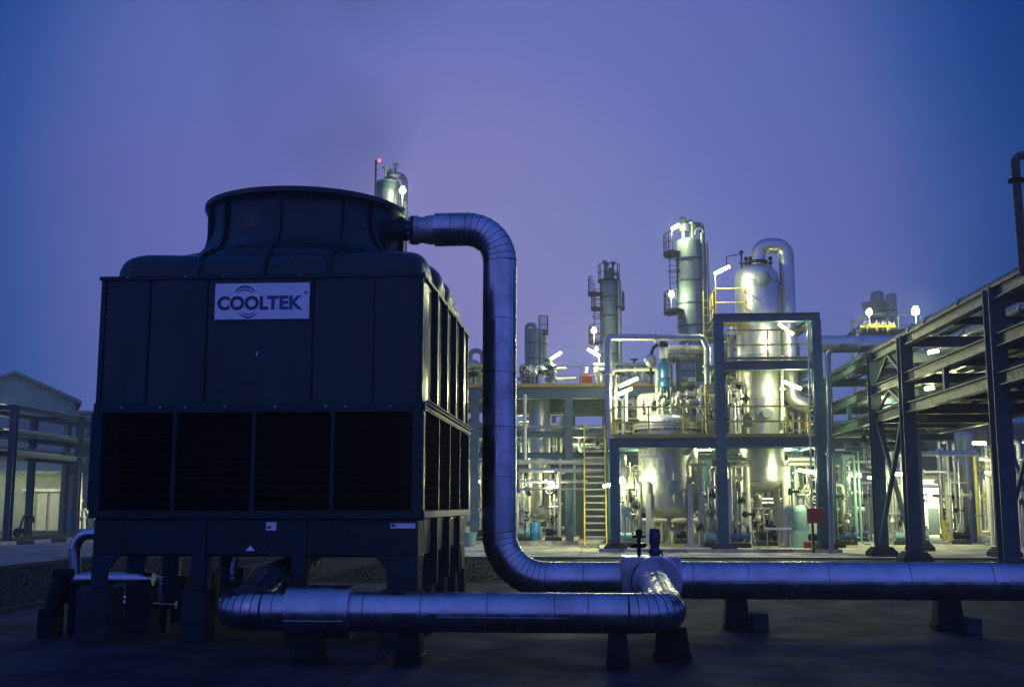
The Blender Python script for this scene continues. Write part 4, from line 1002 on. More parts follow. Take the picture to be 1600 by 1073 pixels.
for x in (a.x + .05, (a.x + c.x) / 2, c.x - .05): part('leg', MB().tube([(x, 41.15, .12), (x, 41.15, a.z - .03)], .025, 6), M_pale, t)
t = thing('pressure_vessel', 'mint green upright vessel left of the red cabinet', 'vessel', P(1252, 860, 41.6))
x = P(1251, 820, 41.6).x; part('shell', MB().lathe(head(.27, .45, PZ(788, 41.6), .2, .3), (x, 41.6, 0), 24), M_green, t)
part('skirt', MB().lathe([(.38, .12), (.30, .7)], (x, 41.6, 0), 20), M_green, t); part('neck', MB().lathe([(.1, 0), (.1, .35), (.18, .35), (.18, .42)], (x, 41.6, PZ(789, 41.6)), 14), M_pipe, t)
t = thing('fire_cabinet', 'dark red cabinet on a thin black post by the right frame column', 'cabinet', P(1271, 862, 39.6))
a = P(1262, 817, 39.6); c = P(1285, 793, 39.6)
bevel(part('box', MB().box(a.x, c.x, 39.45, 39.75, a.z, c.z), M_red, t), .015)
part('door', MB().box(a.x + .03, c.x - .03, 39.435, 39.452, a.z + .03, c.z - .03).box((a.x + c.x) / 2 - .02, (a.x + c.x) / 2 + .06, 39.42, 39.436, (a.z + c.z) / 2, (a.z + c.z) / 2 + .025), M_red, t)
xq = P(1271, 850, 39.6).x; part('post', MB().box(xq - .035, xq + .035, 39.57, 39.63, 0, a.z), M_iron, t)
t = thing('red_plinth', 'low red painted plinth with a small machine by the foot of the right frame column', 'plinth', P(1265, 855, 41.0))
a = P(1257, 856, 40.9); part('plinth', MB().box(a.x, a.x + .8, 40.7, 41.1, .12, .34), M_red, t); part('machine', MB().lathe([(.08, 0), (.13, .03), (.13, .4), (.08, .45)], (a.x + .15, 40.9, .5), 12, (1, 0, 0)), M_iron, t)
t = thing('junction_box', 'pale grey electrical box between pipes just right of the left frame column', 'box', P(977, 798, 41))
a = P(971, 805, 41); c = P(985, 792, 41); part('box', MB().box(a.x, c.x, 40.9, 41.15, a.z, c.z), M_pale, t); part('stand', MB().box(a.x + .1, a.x + .16, 41, 41.06, .12, a.z), M_galv, t)

# ================================================================== BACKGROUND STRUCTURE (left of the frame)
YG, YG2 = 47.8, 55.0
bgx = [PX(p_, YG, 4) for p_ in (600, 742, 889, 1030)] 
zg_deck = PZ(600, YG)
bf = thing('support_structure', 'grey teal steel frame with an ochre edged roof deck behind the riser pipe', 'steel frame', (bgx[2], YG, 0))
for x in bgx:
    for y in (YG, YG2): column(x, y, zg_deck - .55, bf, M_teal, z0=.1)
zb2_, zb3_ = PZ(678, YG), PZ(711, YG)
for y in (YG, YG2):
    beam((bgx[0] - 2, y, zg_deck - .36), (PX(1118, YG, 6), y, zg_deck - .36), .50, M_teal, bf, .25)
    for i in range(3):
        for zz in (zb2_, zb3_): beam((bgx[i] + .17, y, zz), (bgx[i + 1] - .17, y, zz), .26, M_teal, bf)
for x in bgx:
    for zz in (zb2_, zb3_, zg_deck - .3): beam((x, YG + .18, zz), (x, YG2 - .18, zz), .24, M_teal, bf)
part('deck', MB().box(bgx[0] - 2, PX(1118, YG, 6), YG - .1, YG2 + .1, zg_deck - .1, zg_deck - .04), M_grate, bf)
part('toe_board', MB().box(bgx[0] - 2, PX(1118, YG, 6), YG - .16, YG - .13, zg_deck - .11, zg_deck + .03), M_toe, bf)
part('handrail', rail([(PX(866, YG, 7), YG - .05, zg_deck), (PX(950, YG, 7), YG - .05, zg_deck)], .75, .024, 1.2), M_galv, bf)
beam((bgx[1] + .17, YG + 3.5, PZ(647, YG + 3.5)), (bgx[3] - .17, YG + 3.5, PZ(647, YG + 3.5)), .2, M_teal, bf)
for i, (py, r_, lab) in enumerate(((721.5, .09, 'upper'), (734.5, .10, 'second'), (752, .06, 'third'), (764, .05, 'lowest'))):
    Yq = YG - .4 - .1 * i
    pipe('%s of the long horizontal pipes crossing below the grey teal frame' % lab, [P(811, py, Yq), P(918 + 22 * (i < 2), py, Yq)], r_, M_pipe if i % 2 else M_pale, .2, 'horizontal pipes below the teal frame')
pipe('horizontal pipe lying on the second beam of the grey teal frame', [P(806, 667, YG + .1), P(945, 667, YG + .1)], .07, M_pipe)
pipe('pale upright pipe in front of the grey teal frame beside the riser', [P(820.5, 718, YG - .5), P(820, 616, YG - .5)], .08, M_pale)
pipe('cream upright pipe standing clear at the dark doorway', [P(874, 838, 47), P(874, 736, 47)], .08, M_pale)
pipe('cream pipe making a doorway lintel behind the stairs', [P(868, 764, 49), P(912, 764, 49)], .05, M_pale)
# column vessel in the background structure
Yv3 = 49.6; xv3 = P(843, 700, Yv3).x
t = thing('process_column', 'shiny steel column behind the riser, standing on legs over a blue drum', 'process column', (xv3, Yv3, 0))
part('shell', MB().lathe(head(pw(826, 860, Yv3) / 2, PZ(815, Yv3), PZ(612, Yv3), .35, .3), (xv3, Yv3, 0), 32), M_ss, t)
b = MB(); manhole(b, (P(846, 799, Yv3).x, Yv3 - .47, PZ(799, Yv3)), .13, (.2, -.98, 0), .15); part('manhole', b, M_ssd, t)
part('side_pipe', MB().tube(fillet([P(833, 805, 48.9), P(838, 806, 48.9), P(845, 802, 48.9)], .1, 3), .06, 8), M_ssd, t)
part('drop_pipe', MB().tube(fillet([P(849, 736, 49.0), P(849, 789, 49.0), P(842, 792, 49.0)], .1, 3), .025, 6), M_iron, t)
for px_ in (827, 859): x = P(px_, 830, Yv3).x; part('leg', MB().box(x - .14, x + .14, Yv3 - .1, Yv3 + .1, .14, PZ(800, Yv3)), M_pale, t)
tag(link('drum', MB().lathe([(.22, .14), (.24, .2), (.23, .42), (.245, .45), (.23, .48), (.24, .85), (.2, .9)], (P(836, 830, 48.4).x, 48.4, 0), 20), M_drum), 'bright blue plastic drum under the shiny column behind the riser', 'drum')
tag(link('bench', MB().box(P(832, 820, 48.6).x, P(848, 820, 48.6).x, 48.5, 48.7, PZ(825, 48.6), PZ(822, 48.6)).box(P(844, 820, 48.6).x, P(847, 820, 48.6).x, 48.5, 48.7, .14, PZ(825, 48.6)), M_pale), 'small pale shelf over the blue drum', 'shelf')
skid('pipework', 'valves and slim pipes between the riser pipe and the shiny column behind it', 'pipework', PX(808, 48.5, 2), PX(828, 48.5, 2), 48.0, 49.4, .14, 3.2, 31, 7, 2, 10, .10)
skid('pipework', 'pale valves and pipes right of the shiny column at the dark doorway', 'pipework', PX(858, 48.5, 2), PX(872, 48.5, 2), 48.0, 49.4, .14, 3.0, 32, 5, 2, 8, .09)
lamp('tube lamp at the right of the shiny column under the teal frame', 861, 756, 47.2, 22, -32)
lamp('tube lamp on the roof deck beside the twin distant vessels', 868.5, 555.5, 48.6, 21, 33, (zg_deck, 'l'))
lamp('tube lamp on the roof deck in front of the slim dark tower', 927.5, 550.5, 48.2, 22, -30, (zg_deck, 'r'))
lamp('short tube lamp on the teal frame seen in the gap left of the riser', 745, 752, 50, 10, 0)
skid('pipework', 'cluttered equipment and valves on the roof deck beside the riser', 'pipework', PX(812, 49, 7), PX(842, 49, 7), 48.2, 50, zg_deck - .04, zg_deck + 1.0, 33, 9, 3, 9, .10, [M_pipe, M_ssd, M_pale], False)
skid('pipework', 'low pipes and small vessels on the roof deck under the tube lamp', 'pipework', PX(846, 49, 7), PX(868, 49, 7), 48.2, 50, zg_deck - .04, zg_deck + 1.0, 34, 7, 3, 7, .10, [M_pipe, M_ssd, M_pale], False)
a = P(838, 593, 49); tag(link('tank', MB().lathe([(.2, 0), (.24, .03), (.24, .38), (.2, .42)], (P(848, 590, 48.4).x, 48.4, zg_deck), 18), M_white), 'small white tank on the roof deck behind the riser', 'tank')
t = thing('equipment_box', 'rust red box with a narrower top on the roof deck', 'box', P(915, 599, 48.4))
a = P(905.5, 599, 48.4); c = P(925.5, 589, 48.4)
part('body', MB().box(a.x, c.x, 48.1, 48.7, zg_deck - .03, c.z), M_red, t); part('top', MB().box(a.x + .12, c.x - .1, 48.2, 48.6, c.z, c.z + .16), M_red, t); part('vent', MB().tube([(c.x - .25, 48.3, c.z + .16), (c.x - .25, 48.3, c.z + .45)], .06, 8), M_white, t)
pipe('pale pipe lying on the roof deck left of the rust red box', [P(870, 592, 48.6), P(900, 591, 48.6)], .06, M_pale)
skid('pipework', 'pale pipes on the roof deck between the red box and the reactor lamps', 'pipework', PX(928, 49, 7), PX(1020, 49, 7), 48.4, 51, zg_deck - .04, zg_deck + 1.1, 35, 10, 4, 8, .12, [M_pale, M_ssd, M_pipe], False)
for px_, nm_ in ((800, 'behind the riser pipe'), (905, 'above the dark doorway')):
    lamp('tube lamp under the teal frame hidden by its beam, ' + nm_, px_, 789.5 - (zb3_ + .2 - EYE) * F / 51, 51, 30, 0)
skid('pipework', 'slim pipes on the first level of the teal frame right of the riser', 'pipework', PX(812, 52, 5), PX(882, 52, 5), 50.5, 54, zb3_ + .12, zb3_ + 2.2, 61, 7, 4, 4, .09, [M_pipe, M_ssd, M_pale], False)
skid('pipework', 'slim pipes on the first level of the teal frame left of the stairs top', 'pipework', PX(894, 52, 5), PX(948, 52, 5), 50.5, 54, zb3_ + .12, zb3_ + 1.2, 62, 6, 4, 4, .09, [M_pipe, M_ssd, M_teal], False)
skid('pipework', 'background pipes seen over the deck rail left of the reactor dome', 'pipework', PX(958, 47, 5), PX(1030, 47, 5), 46.0, 47.2, zD - .3, zD + 2.3, 63, 9, 4, 5, .09, [M_teal, M_ssd, M_pale], False)
skid('pipework', 'background pipes rising between the motor and the upper frame', 'pipework', PX(1048, 47, 5), PX(1128, 47, 5), 46.0, 47.4, zD - .3, zD + 2.9, 64, 10, 5, 7, .10, [M_pale, M_ssd, M_pale], False)
skid('pipework', 'slim pipes and boxes between column and right post in the upper frame', 'pipework', PX(1225, 43, 7), PX(1262, 43, 7), 43.6, 45.2, zM + .05, zM + 1.5, 65, 4, 2, 3, .06, [M_pale, M_white, M_pipe], False)
skid('pipework', 'pipes behind the gooseneck above the right deck', 'pipework', PX(1130, 46.5, 5), PX(1275, 46.5, 5), 46.0, 47.2, zD - .3, zD + 2.2, 66, 11, 5, 6, .09, [M_teal, M_ssd, M_pale], False)
# stairs
st = thing('steel_stairs', 'steep steel stairs with yellow stringers left of the reactor frame', 'stairs', P(930, 856, 44.4))
xs0, xs1 = P(913, 780, 44.5).x, P(947, 780, 44.5).x; zl = zD
ys0, ys1 = 44.3, 47.4
for x in (xs0, xs1):
    part('stringer', MB().bar((x, ys0, .02), (x, ys1, zl), .05, .22), M_yell, st)
    part('handrail', MB().tube(fillet([(x, ys0, .1), (x, ys0, .95), (x, ys1, zl + 1.0), (x, ys1 + .6, zl + 1.0)], .1, 3), .03, 6).tube([(x, ys1, zl), (x, ys1, zl + 1)], .04, 6).tube([(x, (ys0 + ys1) / 2, zl / 2), (x, (ys0 + ys1) / 2, zl / 2 + .95)], .025, 6), M_yell, st)
for i in range(15):
    t_ = (i + .5) / 15; part('tread', MB().box(xs0 + .03, xs1 - .03, ys0 + (ys1 - ys0) * t_ - .13, ys0 + (ys1 - ys0) * t_ + .13, zl * t_ - .035, zl * t_ + .025), M_galv, st)
part('landing', MB().box(xs0 - .1, xA, ys1, ys1 + .38, zl - .06, zl), M_grate, st)
# in the gap between tower and riser
t = thing('process_column', 'pale narrow column seen in the gap between tower and riser', 'process column', P(735, 800, 51))
x = P(736, 780, 51).x; part('shell', MB().lathe(head(.30, .5, PZ(700, 51), .2, .2), (x, 51, 0), 20), M_ss, t); part('skirt', MB().lathe([(.3, .14), (.3, .7)], (x, 51, 0), 16), M_pale, t)
t = thing('process_column', 'domed shiny vessel with a hood pipe above the gap left of the riser', 'process column', P(737, 600, 54))
x = P(738, 580, 54).x; part('shell', MB().lathe(head(.42, zg_deck, PZ(560, 54), .2, .35), (x, 54, 0), 20), M_ss, t); part('hood_pipe', MB().tube(fillet([(x - .1, 54, PZ(562, 54)), (x - .1, 54, PZ(546, 54)), (x + .5, 54, PZ(546, 54)), (x + .5, 54, zg_deck)], .35, 5), .12, 10), M_ssd, t)
skid('pipework', 'yellow lit valves on the deck seen in the gap left of the riser', 'pipework', PX(728, 49, 7), PX(756, 49, 7), 48.2, 50, zg_deck - .04, zg_deck + .9, 36, 8, 3, 8, .08, [M_yobj, M_pale, M_pipe], False)
skid('pipework', 'pipes and pump at ground level in the gap left of the riser', 'pipework', PX(738, 49, 2), PX(762, 49, 2), 47.8, 49.4, .1, 4.0, 37, 7, 3, 7, .09)
tag(link('bin', MB().lathe([(.2, 0), (.27, .5), (.3, .5), (.3, .55)], (P(734, 845, 45).x, 45, .006), 16), M_green), 'small green bin on the pavement in the gap left of the riser', 'bin')

# ================================================================== RIGHT PIPE RACK
XR0, XR1 = 9.2, 13.0
ycol = [P(1858, 700, 18).y, 26.2, 33.7, 37.4]
ycol = [18.5, 26.2, 33.7, 37.4, 44.9]
zr = [PZ(594, 26.2, 1523), PZ(534, 26.2, 1523), PZ(461, 26.2, 1515)]
rk = thing('pipe_rack', 'long grey three level steel pipe rack running away on the right', 'pipe rack', (XR0, 26.2, 0))
for y in ycol:
    for x in (XR0, XR1):
        if x == XR1 and y > 44: continue
        part('column', MB().ibeam((x, y, .25), (x, y, zr[2] + .14), .42, .36, .035, .03, (0, 1, 0)), M_rack, rk); base(x, y, rk)
for zz in zr:
    for x in (XR0, XR1):
        for y0, y1 in zip(ycol[:-1], ycol[1:]): part('long_beam', MB().ibeam((x, y0 + .215, zz), (x, y1 - .215, zz), .30, .2), M_rack, rk)
    for y in ycol: part('cross_beam', MB().ibeam((XR0 + .05, y, zz - .02), (XR1 - .05, y, zz - .02), .3, .2), M_rack, rk)
for y0, y1 in zip(ycol[:-1], ycol[1:]):
    m_ = (y0 + y1) / 2
    if y1 - y0 > 5:
        for zz in zr: part('cross_beam', MB().ibeam((XR0, m_, zz), (XR1, m_, zz), .2, .14), M_rack, rk)
        for x in (XR0, XR1): part('post', MB().box(x - .07, x + .07, m_ - .07, m_ + .07, zr[0] + .15, zr[1] - .15), M_blue if x == XR0 else M_rack, rk)
for x in (XR0, XR1):
    part('brace', MB().bar((x + .02, 33.9, .4), (x + .02, 37.2, zr[0] - .2), .12, .12), M_rack, rk); part('brace', MB().bar((x - .08, 37.2, .4), (x - .08, 33.9, zr[0] - .2), .12, .12), M_blue, rk)
    for k_ in (0, 1):
        ym = (33.7 + 37.4) / 2; part('brace', MB().bar((x, 33.95, zr[k_] + .15), (x, ym, zr[k_ + 1] - .15), .09, .09), M_rack, rk); part('brace', MB().bar((x, 37.15, zr[k_] + .15), (x, ym + .06, zr[k_ + 1] - .15), .09, .09), M_rack, rk)
part('brace', MB().bar((XR1 + .3, 26.2, .4), (XR1 + .3, 33.5, zr[0] - .2), .14, .14), M_rack, rk); part('brace', MB().bar((XR1 + .1, 33.5, .4), (XR1 + .1, 26.4, zr[0] - .2), .14, .14), M_rack, rk)
rr_ = random.Random(8)
lv = ('lowest', 'middle', 'top')
for k_, zz in enumerate(zr):
    x = XR0 + .35; i = 0
    while x < XR1 - .35:
        r_ = rr_.choice((.06, .08, .10, .13, .17)); 
        if not (k_ == 2 and i == 4):
            t = thing('rack_pipe', 'long straight pipe lying along the %s level of the right pipe rack' % lv[k_], 'pipe', (x, 16, zz + .15 + r_), 'pipes along the %s level of the rack' % lv[k_])
            part('pipe', MB().tube([(x, 16, zz + .15 + r_), (x, 46, zz + .15 + r_)], r_, 10), rr_.choice((M_pipe, M_rack, M_ssd, M_dteal)), t)
            for q in range(3): yy = rr_.uniform(18, 40); part('flange', MB().lathe([(r_, -.03), (r_ + .05, -.03), (r_ + .05, .03), (r_, .03)], (x, yy, zz + .15 + r_), 10, (0, 1, 0)), M_pipe, t)
        x += r_ * 2 + rr_.uniform(.03, .10); i += 1
YQ = 24.0
t = thing('vent_pipe', 'dark bent vent pipe rising above the rack at the right edge', 'pipe', P(1592, 420, YQ))
xq = P(1591, 330, YQ).x
part('pipe', MB().tube(fillet([(xq + .03, YQ, zr[2]), (xq, YQ, PZ(257, YQ)), (xq + .5, YQ, PZ(257, YQ)), (xq + .5, YQ, PZ(300, YQ))], .16, 6), .09, 14), M_rust, t)
part('flange', MB().lathe([(.09, -.03), (.17, -.03), (.17, .03), (.09, .03)], (xq, YQ, PZ(295, YQ)), 14), M_iron, t)
part('conduit', MB().tube([(xq + .2, YQ, zr[2]), (xq + .17, YQ, PZ(290, YQ))], .03, 8), M_galv, t)
lamp('tube lamp glowing inside the rack between its top and middle levels', 1458, 549, 36, 16, 12)
lamp('tube lamp glowing low inside the rack above its lowest beam', 1452, 606, 35, 14, 10)
lamp('tube lamp inside the far end of the rack near the braced bay', 1378, 620, 41, 12, 8)
lamp('tube lamp under the far right part of the rack', 1530, 692, 46, 20, 0)
pipe('bright horizontal pipe crossing under the rack behind its columns', [P(1405, 708, 45), P(1526, 708, 45)], .10, M_ss)
pipe('second horizontal pipe crossing lower under the rack', [P(1408, 737, 49), P(1478, 737, 49)], .07, M_ss)
XS = PX(1434, 42)
t = thing('pipe_stand', 'greenish column with a concrete foot standing beyond the rack', 'column', (XS, 42, 0))
part('column', MB().ibeam((XS, 42, .3), (XS, 42, PZ(690, 42)), .36, .34, .03, .03, (0, 1, 0)), M_teal, t); base(XS, 42, t); part('head_beam', MB().ibeam((XS - 1.3, 42, PZ(690, 42) + .12), (XS + 1.4, 42, PZ(690, 42) + .12), .24, .2), M_teal, t)
lamp('tube lamp behind the nearest thick rack column', 1547, 738, 48, 14, 0)
lamp('tube lamp behind the second rack column', 1403, 740, 46, 14, 0)
lamp('tube lamp behind the third rack column', 1362, 746, 47, 12, 0)
# things under and beyond the rack
t = thing('storage_tank', 'tall grey green tank standing under the right rack', 'tank', P(1511, 845, 52))
x = P(1511, 780, 52).x; part('shell', MB().lathe(head(pw(1496, 1527, 52) / 2, .4, PZ(676, 52), .2, .3), (x, 52, 0), 28), M_tank, t); part('skirt', MB().lathe([(.46, .0), (.46, .6)], (x, 52, 0), 20), M_tank, t); part('ladder', MB().box(x - .47, x - .44, 51.4, 51.44, .3, 4.4).box(x - .17, x - .14, 51.4, 51.44, .3, 4.4), M_galv, t)
t = thing('building', 'bright cream building with a louvred door beyond the rack', 'building', P(1455, 840, 64))
a = P(1425, 838, 64); c = P(1492, 742, 64)
part('wall', MB().box(a.x, c.x + 1.5, 64, 72, 0, c.z), M_render, t); part('roof', MB().box(a.x - .3, c.x + 1.8, 63.6, 72.4, c.z + .003, c.z + .25), M_bwall, t)
a = P(1436, 757, 63.95); c = P(1472, 749, 63.95); part('window', MB().box(a.x, c.x, 63.9, 63.99, a.z, c.z), M_pane, t); part('canopy', MB().box(a.x - .2, c.x + .2, 63.4, 63.99, a.z - .3, a.z - .1), M_bwall, t)
a = P(1452, 838, 63.95); c = P(1466, 793, 63.95)
dr_ = part('door', MB().box(a.x, c.x, 63.92, 63.99, 0, c.z), M_bwall, t)
lamp('tube lamp lighting the cream building beyond the rack', 1452, 766, 63.0, 30, 0, wid=.14)
lamp('tube lamp low behind the braced bay of the rack', 1338, 742, 50, 14, 0, wid=.08)
skid('pipework', 'pipes and valves under the rack right of the bright cream building', 'pipework', PX(1476, 50, 2), PX(1498, 50, 2), 49, 52, 0.006, 4.4, 41, 8, 3, 8, .10)
skid('pipework', 'dim pipes under the rack between its two nearest braced columns', 'pipework', PX(1300, 48, 2), PX(1350, 48, 2), 47.5, 50, 0.006, 3.9, 42, 9, 3, 8, .13, [M_pale, M_ssd, M_green])
skid('pipework', 'pipes with red and white valves behind the second rack column', 'pipework', PX(1368, 50, 2), PX(1398, 50, 2), 48, 51, 0.006, 3.9, 43, 7, 3, 8, .10)
skid('pipework', 'pipes seen just right of the braced bay under the rack', 'pipework', PX(1408, 52, 2), PX(1424, 52, 2), 50, 53, 0.006, 3.6, 44, 6, 2, 7, .10)
skid('pipework', 'yellowish pipes at the far right under the rack', 'pipework', PX(1562, 46, 2), PX(1600, 46, 2), 44, 48, 0.006, 4.2, 45, 9, 3, 8, .12)
skid('pipework', 'pipes behind the tall grey green tank under the rack', 'pipework', PX(1526, 56, 2), PX(1566, 56, 2), 54, 58, 0.006, 4.6, 46, 9, 3, 6, .12)
skid('pipework', 'dense low valves and pipes in front of the purple grey office building', 'pipework', PX(1300, 54, 2), PX(1396, 54, 2), 52.5, 55, 0.006, 4.2, 67, 11, 4, 9, .09, [M_pale, M_ssd, M_pipe])
skid('pipework', 'pipes on low racks left of the bright cream building door', 'pipework', PX(1398, 57, 2), PX(1432, 57, 2), 55.5, 58, 0.006, 4.0, 68, 6, 3, 7, .09)
skid('pipework', 'crowded pipes and valves filling the space right of the grey green tank', 'pipework', PX(1528, 49, 2), PX(1604, 49, 2), 47.5, 50, 0.006, 4.4, 69, 12, 4, 10, .09, [M_pale, M_ssd, M_yobj])
skid('pipework', 'thin bundle of lines hung just under the rack beyond its braced bay', 'pipework', PX(1300, 45, 4), PX(1420, 45, 4), 42, 46, 3.1, 4.3, 70, 4, 5, 2, .09, [M_pipe, M_ssd, M_teal], False)
t = thing('pump', 'yellow machine on a base at the right under the rack', 'pump', P(1573, 850, 44)); a = P(1564, 846, 44); c = P(1582, 828, 44)
part('body', MB().lathe([(.12, 0), (.2, .05), (.2, .5), (.12, .55)], (a.x, 44, .5), 16, (1, 0, 0)), M_yobj, t); part('base', MB().box(a.x - .05, a.x + .6, 43.8, 44.2, .006, .32), M_yobj, t)
t = thing('pump', 'olive yellow cabinet like pump left of the grey green tank', 'pump', P(1478, 840, 50)); a = P(1474, 840, 50); c = P(1486, 812, 50)
part('body', MB().box(a.x, c.x, 49.8, 50.2, .006, c.z), M_yobj, t); part('stack', MB().tube([(a.x + .1, 50, c.z), (a.x + .1, 50, c.z + .5)], .05, 8), M_iron, t)
# ================================================================== BACK WALLS AND BUILDINGS
def building(label, px0, px1, ytop, Y, dpt, m, wins=(), roofm=M_roof, gable=False):
    a = P(px0, 840, Y); c = P(px1, ytop, Y); t = thing('building', label, 'building', ((a.x + c.x) / 2, Y, 0))
    part('wall', MB().box(a.x, c.x, Y, Y + dpt, 0, c.z), m, t); part('roof', MB().box(a.x - .2, c.x + .2, Y - .2, Y + dpt + .2, c.z + .004, c.z + .2), roofm, t)
    for (xa, ya, xb, yb, mm) in wins:
        u = P(xa, yb, Y); v = P(xb, ya, Y); w_ = part('window', MB().box(u.x - .06, v.x + .06, Y - .05, Y - .004, u.z - .06, v.z + .06), M_galv, t); part('pane', MB().box(u.x, v.x, Y - .06, Y - .045, u.z, v.z), mm, w_)
    return t
building('low dark blue wall building behind the stairs doorway', 866, 950, 674, 57, 6, M_bwall)
building('long dim plant building closing the view behind the reactor', 950, 1128, 622, 60, 8, M_bwall, [(1000, 760, 1012, 775, M_pane), (1100, 770, 1110, 790, M_pane)])
building('dim building behind the foot of the tall column', 1129, 1290, 600, 62, 8, M_bwall, [(1180, 775, 1190, 800, M_pane), (1240, 790, 1250, 815, M_pane)])
building('purple grey office building with dark windows beyond the rack', 1298, 1330, 664, 58, 8, M_bwall, [(1304, 722, 1322, 738, M_glass), (1304, 752, 1318, 764, M_glass)])
building('dim low building behind the braced bay of the rack', 1331, 1424, 664, 66, 8, M_bwall, [(1380, 760, 1386, 800, M_pane)])
building('long dark roof line building far behind the bright cream building', 1425, 1499, 664, 78, 8, M_bwall)
building('dark building filling the right end below the rack', 1500, 1720, 664, 68, 8, M_bwall, [(1545, 760, 1560, 790, M_pane)])
building('pale clad building in the gap between tower and riser', 722, 738, 660, 58, 6, M_cream)
building('grey wall behind the pipes left of the doorway', 739, 864, 674, 58, 6, M_bwall)

# ================================================================== DISTANT TOWERS
def tower(name, label, px0, px1, ytop, Y, plats=(), goose=None, ladder=None, pipes=(), m=None, zb=0.0, dome=.4, crown=False):
    c = P((px0 + px1) / 2, ytop, Y); r = pw(px0, px1, Y) / 2; zt = c.z; x = c.x
    t = thing(name, label, 'tower', (x, Y, 0))
    b = MB()
    for i in range(1, 10): zz = zt - i * (zt - zb) / 13; b.lathe([(r, zz - .05), (r + .045, zz - .05), (r + .045, zz + .05), (r, zz + .05)], (x, Y, 0), 28, mi=1)
    part('shell', b.lathe([(r, zb), (r, zt - r * dome)] + [(r * math.cos(a), zt - r * dome + r * dome * math.sin(a)) for a in (.4, .8, 1.2, 1.55)], (x, Y, 0), 28), [m or M_ssd, M_dteal], t)
    for (py, a0, a1, ext) in plats:
        zz = PZ(py, Y); n = 14; q = []
        for i in range(n + 1):
            a = R(a0 + (a1 - a0) * i / n)
            for rr in (r, r + ext):
                for dz in (0, .12): q.append((x + rr * math.cos(a), Y + rr * math.sin(a), zz + dz))
        b = MB(); b.add(q, [(4 * i + a_, 4 * i + b_, 4 * i + 4 + b_, 4 * i + 4 + a_) for i in range(n) for a_, b_ in ((0, 2), (2, 3), (3, 1), (1, 0))] + [(0, 1, 3, 2), (4 * n + 2, 4 * n + 3, 4 * n + 1, 4 * n)])
        pf = part('platform', b, M_iron, t)
        part('handrail', rail([(x + (r + ext - .05) * math.cos(R(a0 + (a1 - a0) * i / 7)), Y + (r + ext - .05) * math.sin(R(a0 + (a1 - a0) * i / 7)), zz + .12) for i in range(8)], 1.1, .025, 2), M_iron, pf)
    if ladder:
        a = R(ladder[0]); lx, ly = x + (r + .25) * math.cos(a), Y + (r + .25) * math.sin(a); z0, z1 = PZ(ladder[2], Y), PZ(ladder[1], Y); b = MB()
        for d in (-.22, .22): b.tube([(lx + d, ly, z0), (lx + d, ly, z1)], .03, 5)
        for i in range(int((z1 - z0) / .35)): b.tube([(lx - .22, ly, z0 + i * .35), (lx + .22, ly, z0 + i * .35)], .02, 4)
        for i in range(int((z1 - z0) / 1.2)): b.torus((lx, ly - .3, z0 + 1 + i * 1.2), (0, 0, 1), .38, .02, 12, 4)
        part('ladder', b, M_iron, t)
    for (dx, py0, rp_) in pipes:
        part('pipe', MB().tube([(x + dx, Y - r * .6, zb), (x + dx, Y - r * .6, PZ(py0, Y))], rp_, 10), M_ssd, t)
    if goose:
        gx, gy, gr, gz = goose        # top pipe going over the side
        x1 = P(gx, gy, Y).x; b = MB(); b.tube(fillet([(x + r * .1, Y, zt - .1), (x + r * .1, Y, PZ(gy, Y)), (x1, Y, PZ(gy, Y)), (x1, Y, gz)], abs(x1 - x) * .48, 8), gr, 14); part('gooseneck', b, M_ssd, t)
    if crown:
        rr_ = random.Random(int(px0))
        for i in range(6):
            a = rr_.uniform(0, 6.28); d = rr_.uniform(0, .75) * r; h = rr_.uniform(.5, 1.3); q = (x + d * math.cos(a), Y + d * math.sin(a))
            part('nozzle', MB().tube([(q[0], q[1], zt - .5), (q[0], q[1], zt + h)], .08, 8).lathe([(.08, 0), (.2, 0), (.2, .12), (.08, .12)], (q[0], q[1], zt + h - .1), 10), M_ssd, t)
    return t
t1 = tower('distillation_tower', 'distant tower with a bent top pipe and a red beacon behind the fan stack', 588, 624, 283, 75, [(324, -60, 30, .5)], (633, 268, .21, 8), None, ((-.2, 330, .1),), dome=.12, crown=True)
xq = P(587.5, 250, 74).x; part('mast', MB().tube([(xq, 74, PZ(330, 74)), (xq, 74, PZ(243, 74))], .07, 8), M_iron, t1); part('crown_band', MB().lathe([(.74, 0), (.84, 0), (.84, .5), (.74, .5)], (P(606, 290, 75).x, 75, PZ(293, 75)), 24), M_dteal, t1)
globe('small red beacon on the mast of the distant tower behind the fan stack', 592.5, 250.5, 73.9, .11, None, M_redl, 'beacons', 'red_beacon')
globe('bright lamp on the side of the distant tower behind the fan stack', 629, 298, 74, .24, PZ(318, 74))
tower('distillation_tower', 'slim dark tower with several side platforms left of the reactor frame', 938, 965, 436, 78, [(461, 145, 215, .9), (484, 140, 220, .7), (484, -40, 40, .5), (536, 140, 215, .9), (441, 150, 390, .2)], (966, 428, .12, 5), (185, 440, 545), ((-.3, 560, .1), (.7, 440, .13)), crown=True)
globe('round lamp on a low platform of the slim dark tower', 928, 516.5, 76, .20, PZ(537, 76))
globe('small second lamp at the foot of the slim dark tower', 932, 545, 70, .13)
tower('distillation_tower', 'large tower with a lit base and two side platforms left of the tall column', 1055, 1099, 372, 66, [(401, 140, 225, .75), (491, 140, 235, .8)], None, (200, 400, 455), ((.72, 370, .14), (.95, 385, .10), (-.3, 500, .08), (.45, 380, .07), (-.62, 500, .06)), crown=True)
t3 = thing('tower_top_equipment', 'shiny drum and bent pipes on top of the large tower', 'vessel', P(1070, 362, 66))
x = P(1069, 358, 66).x; part('drum', MB().lathe(head(.36, PZ(366, 66), PZ(349, 66), .1, .2), (x, 66, 0), 20), M_ss, t3)
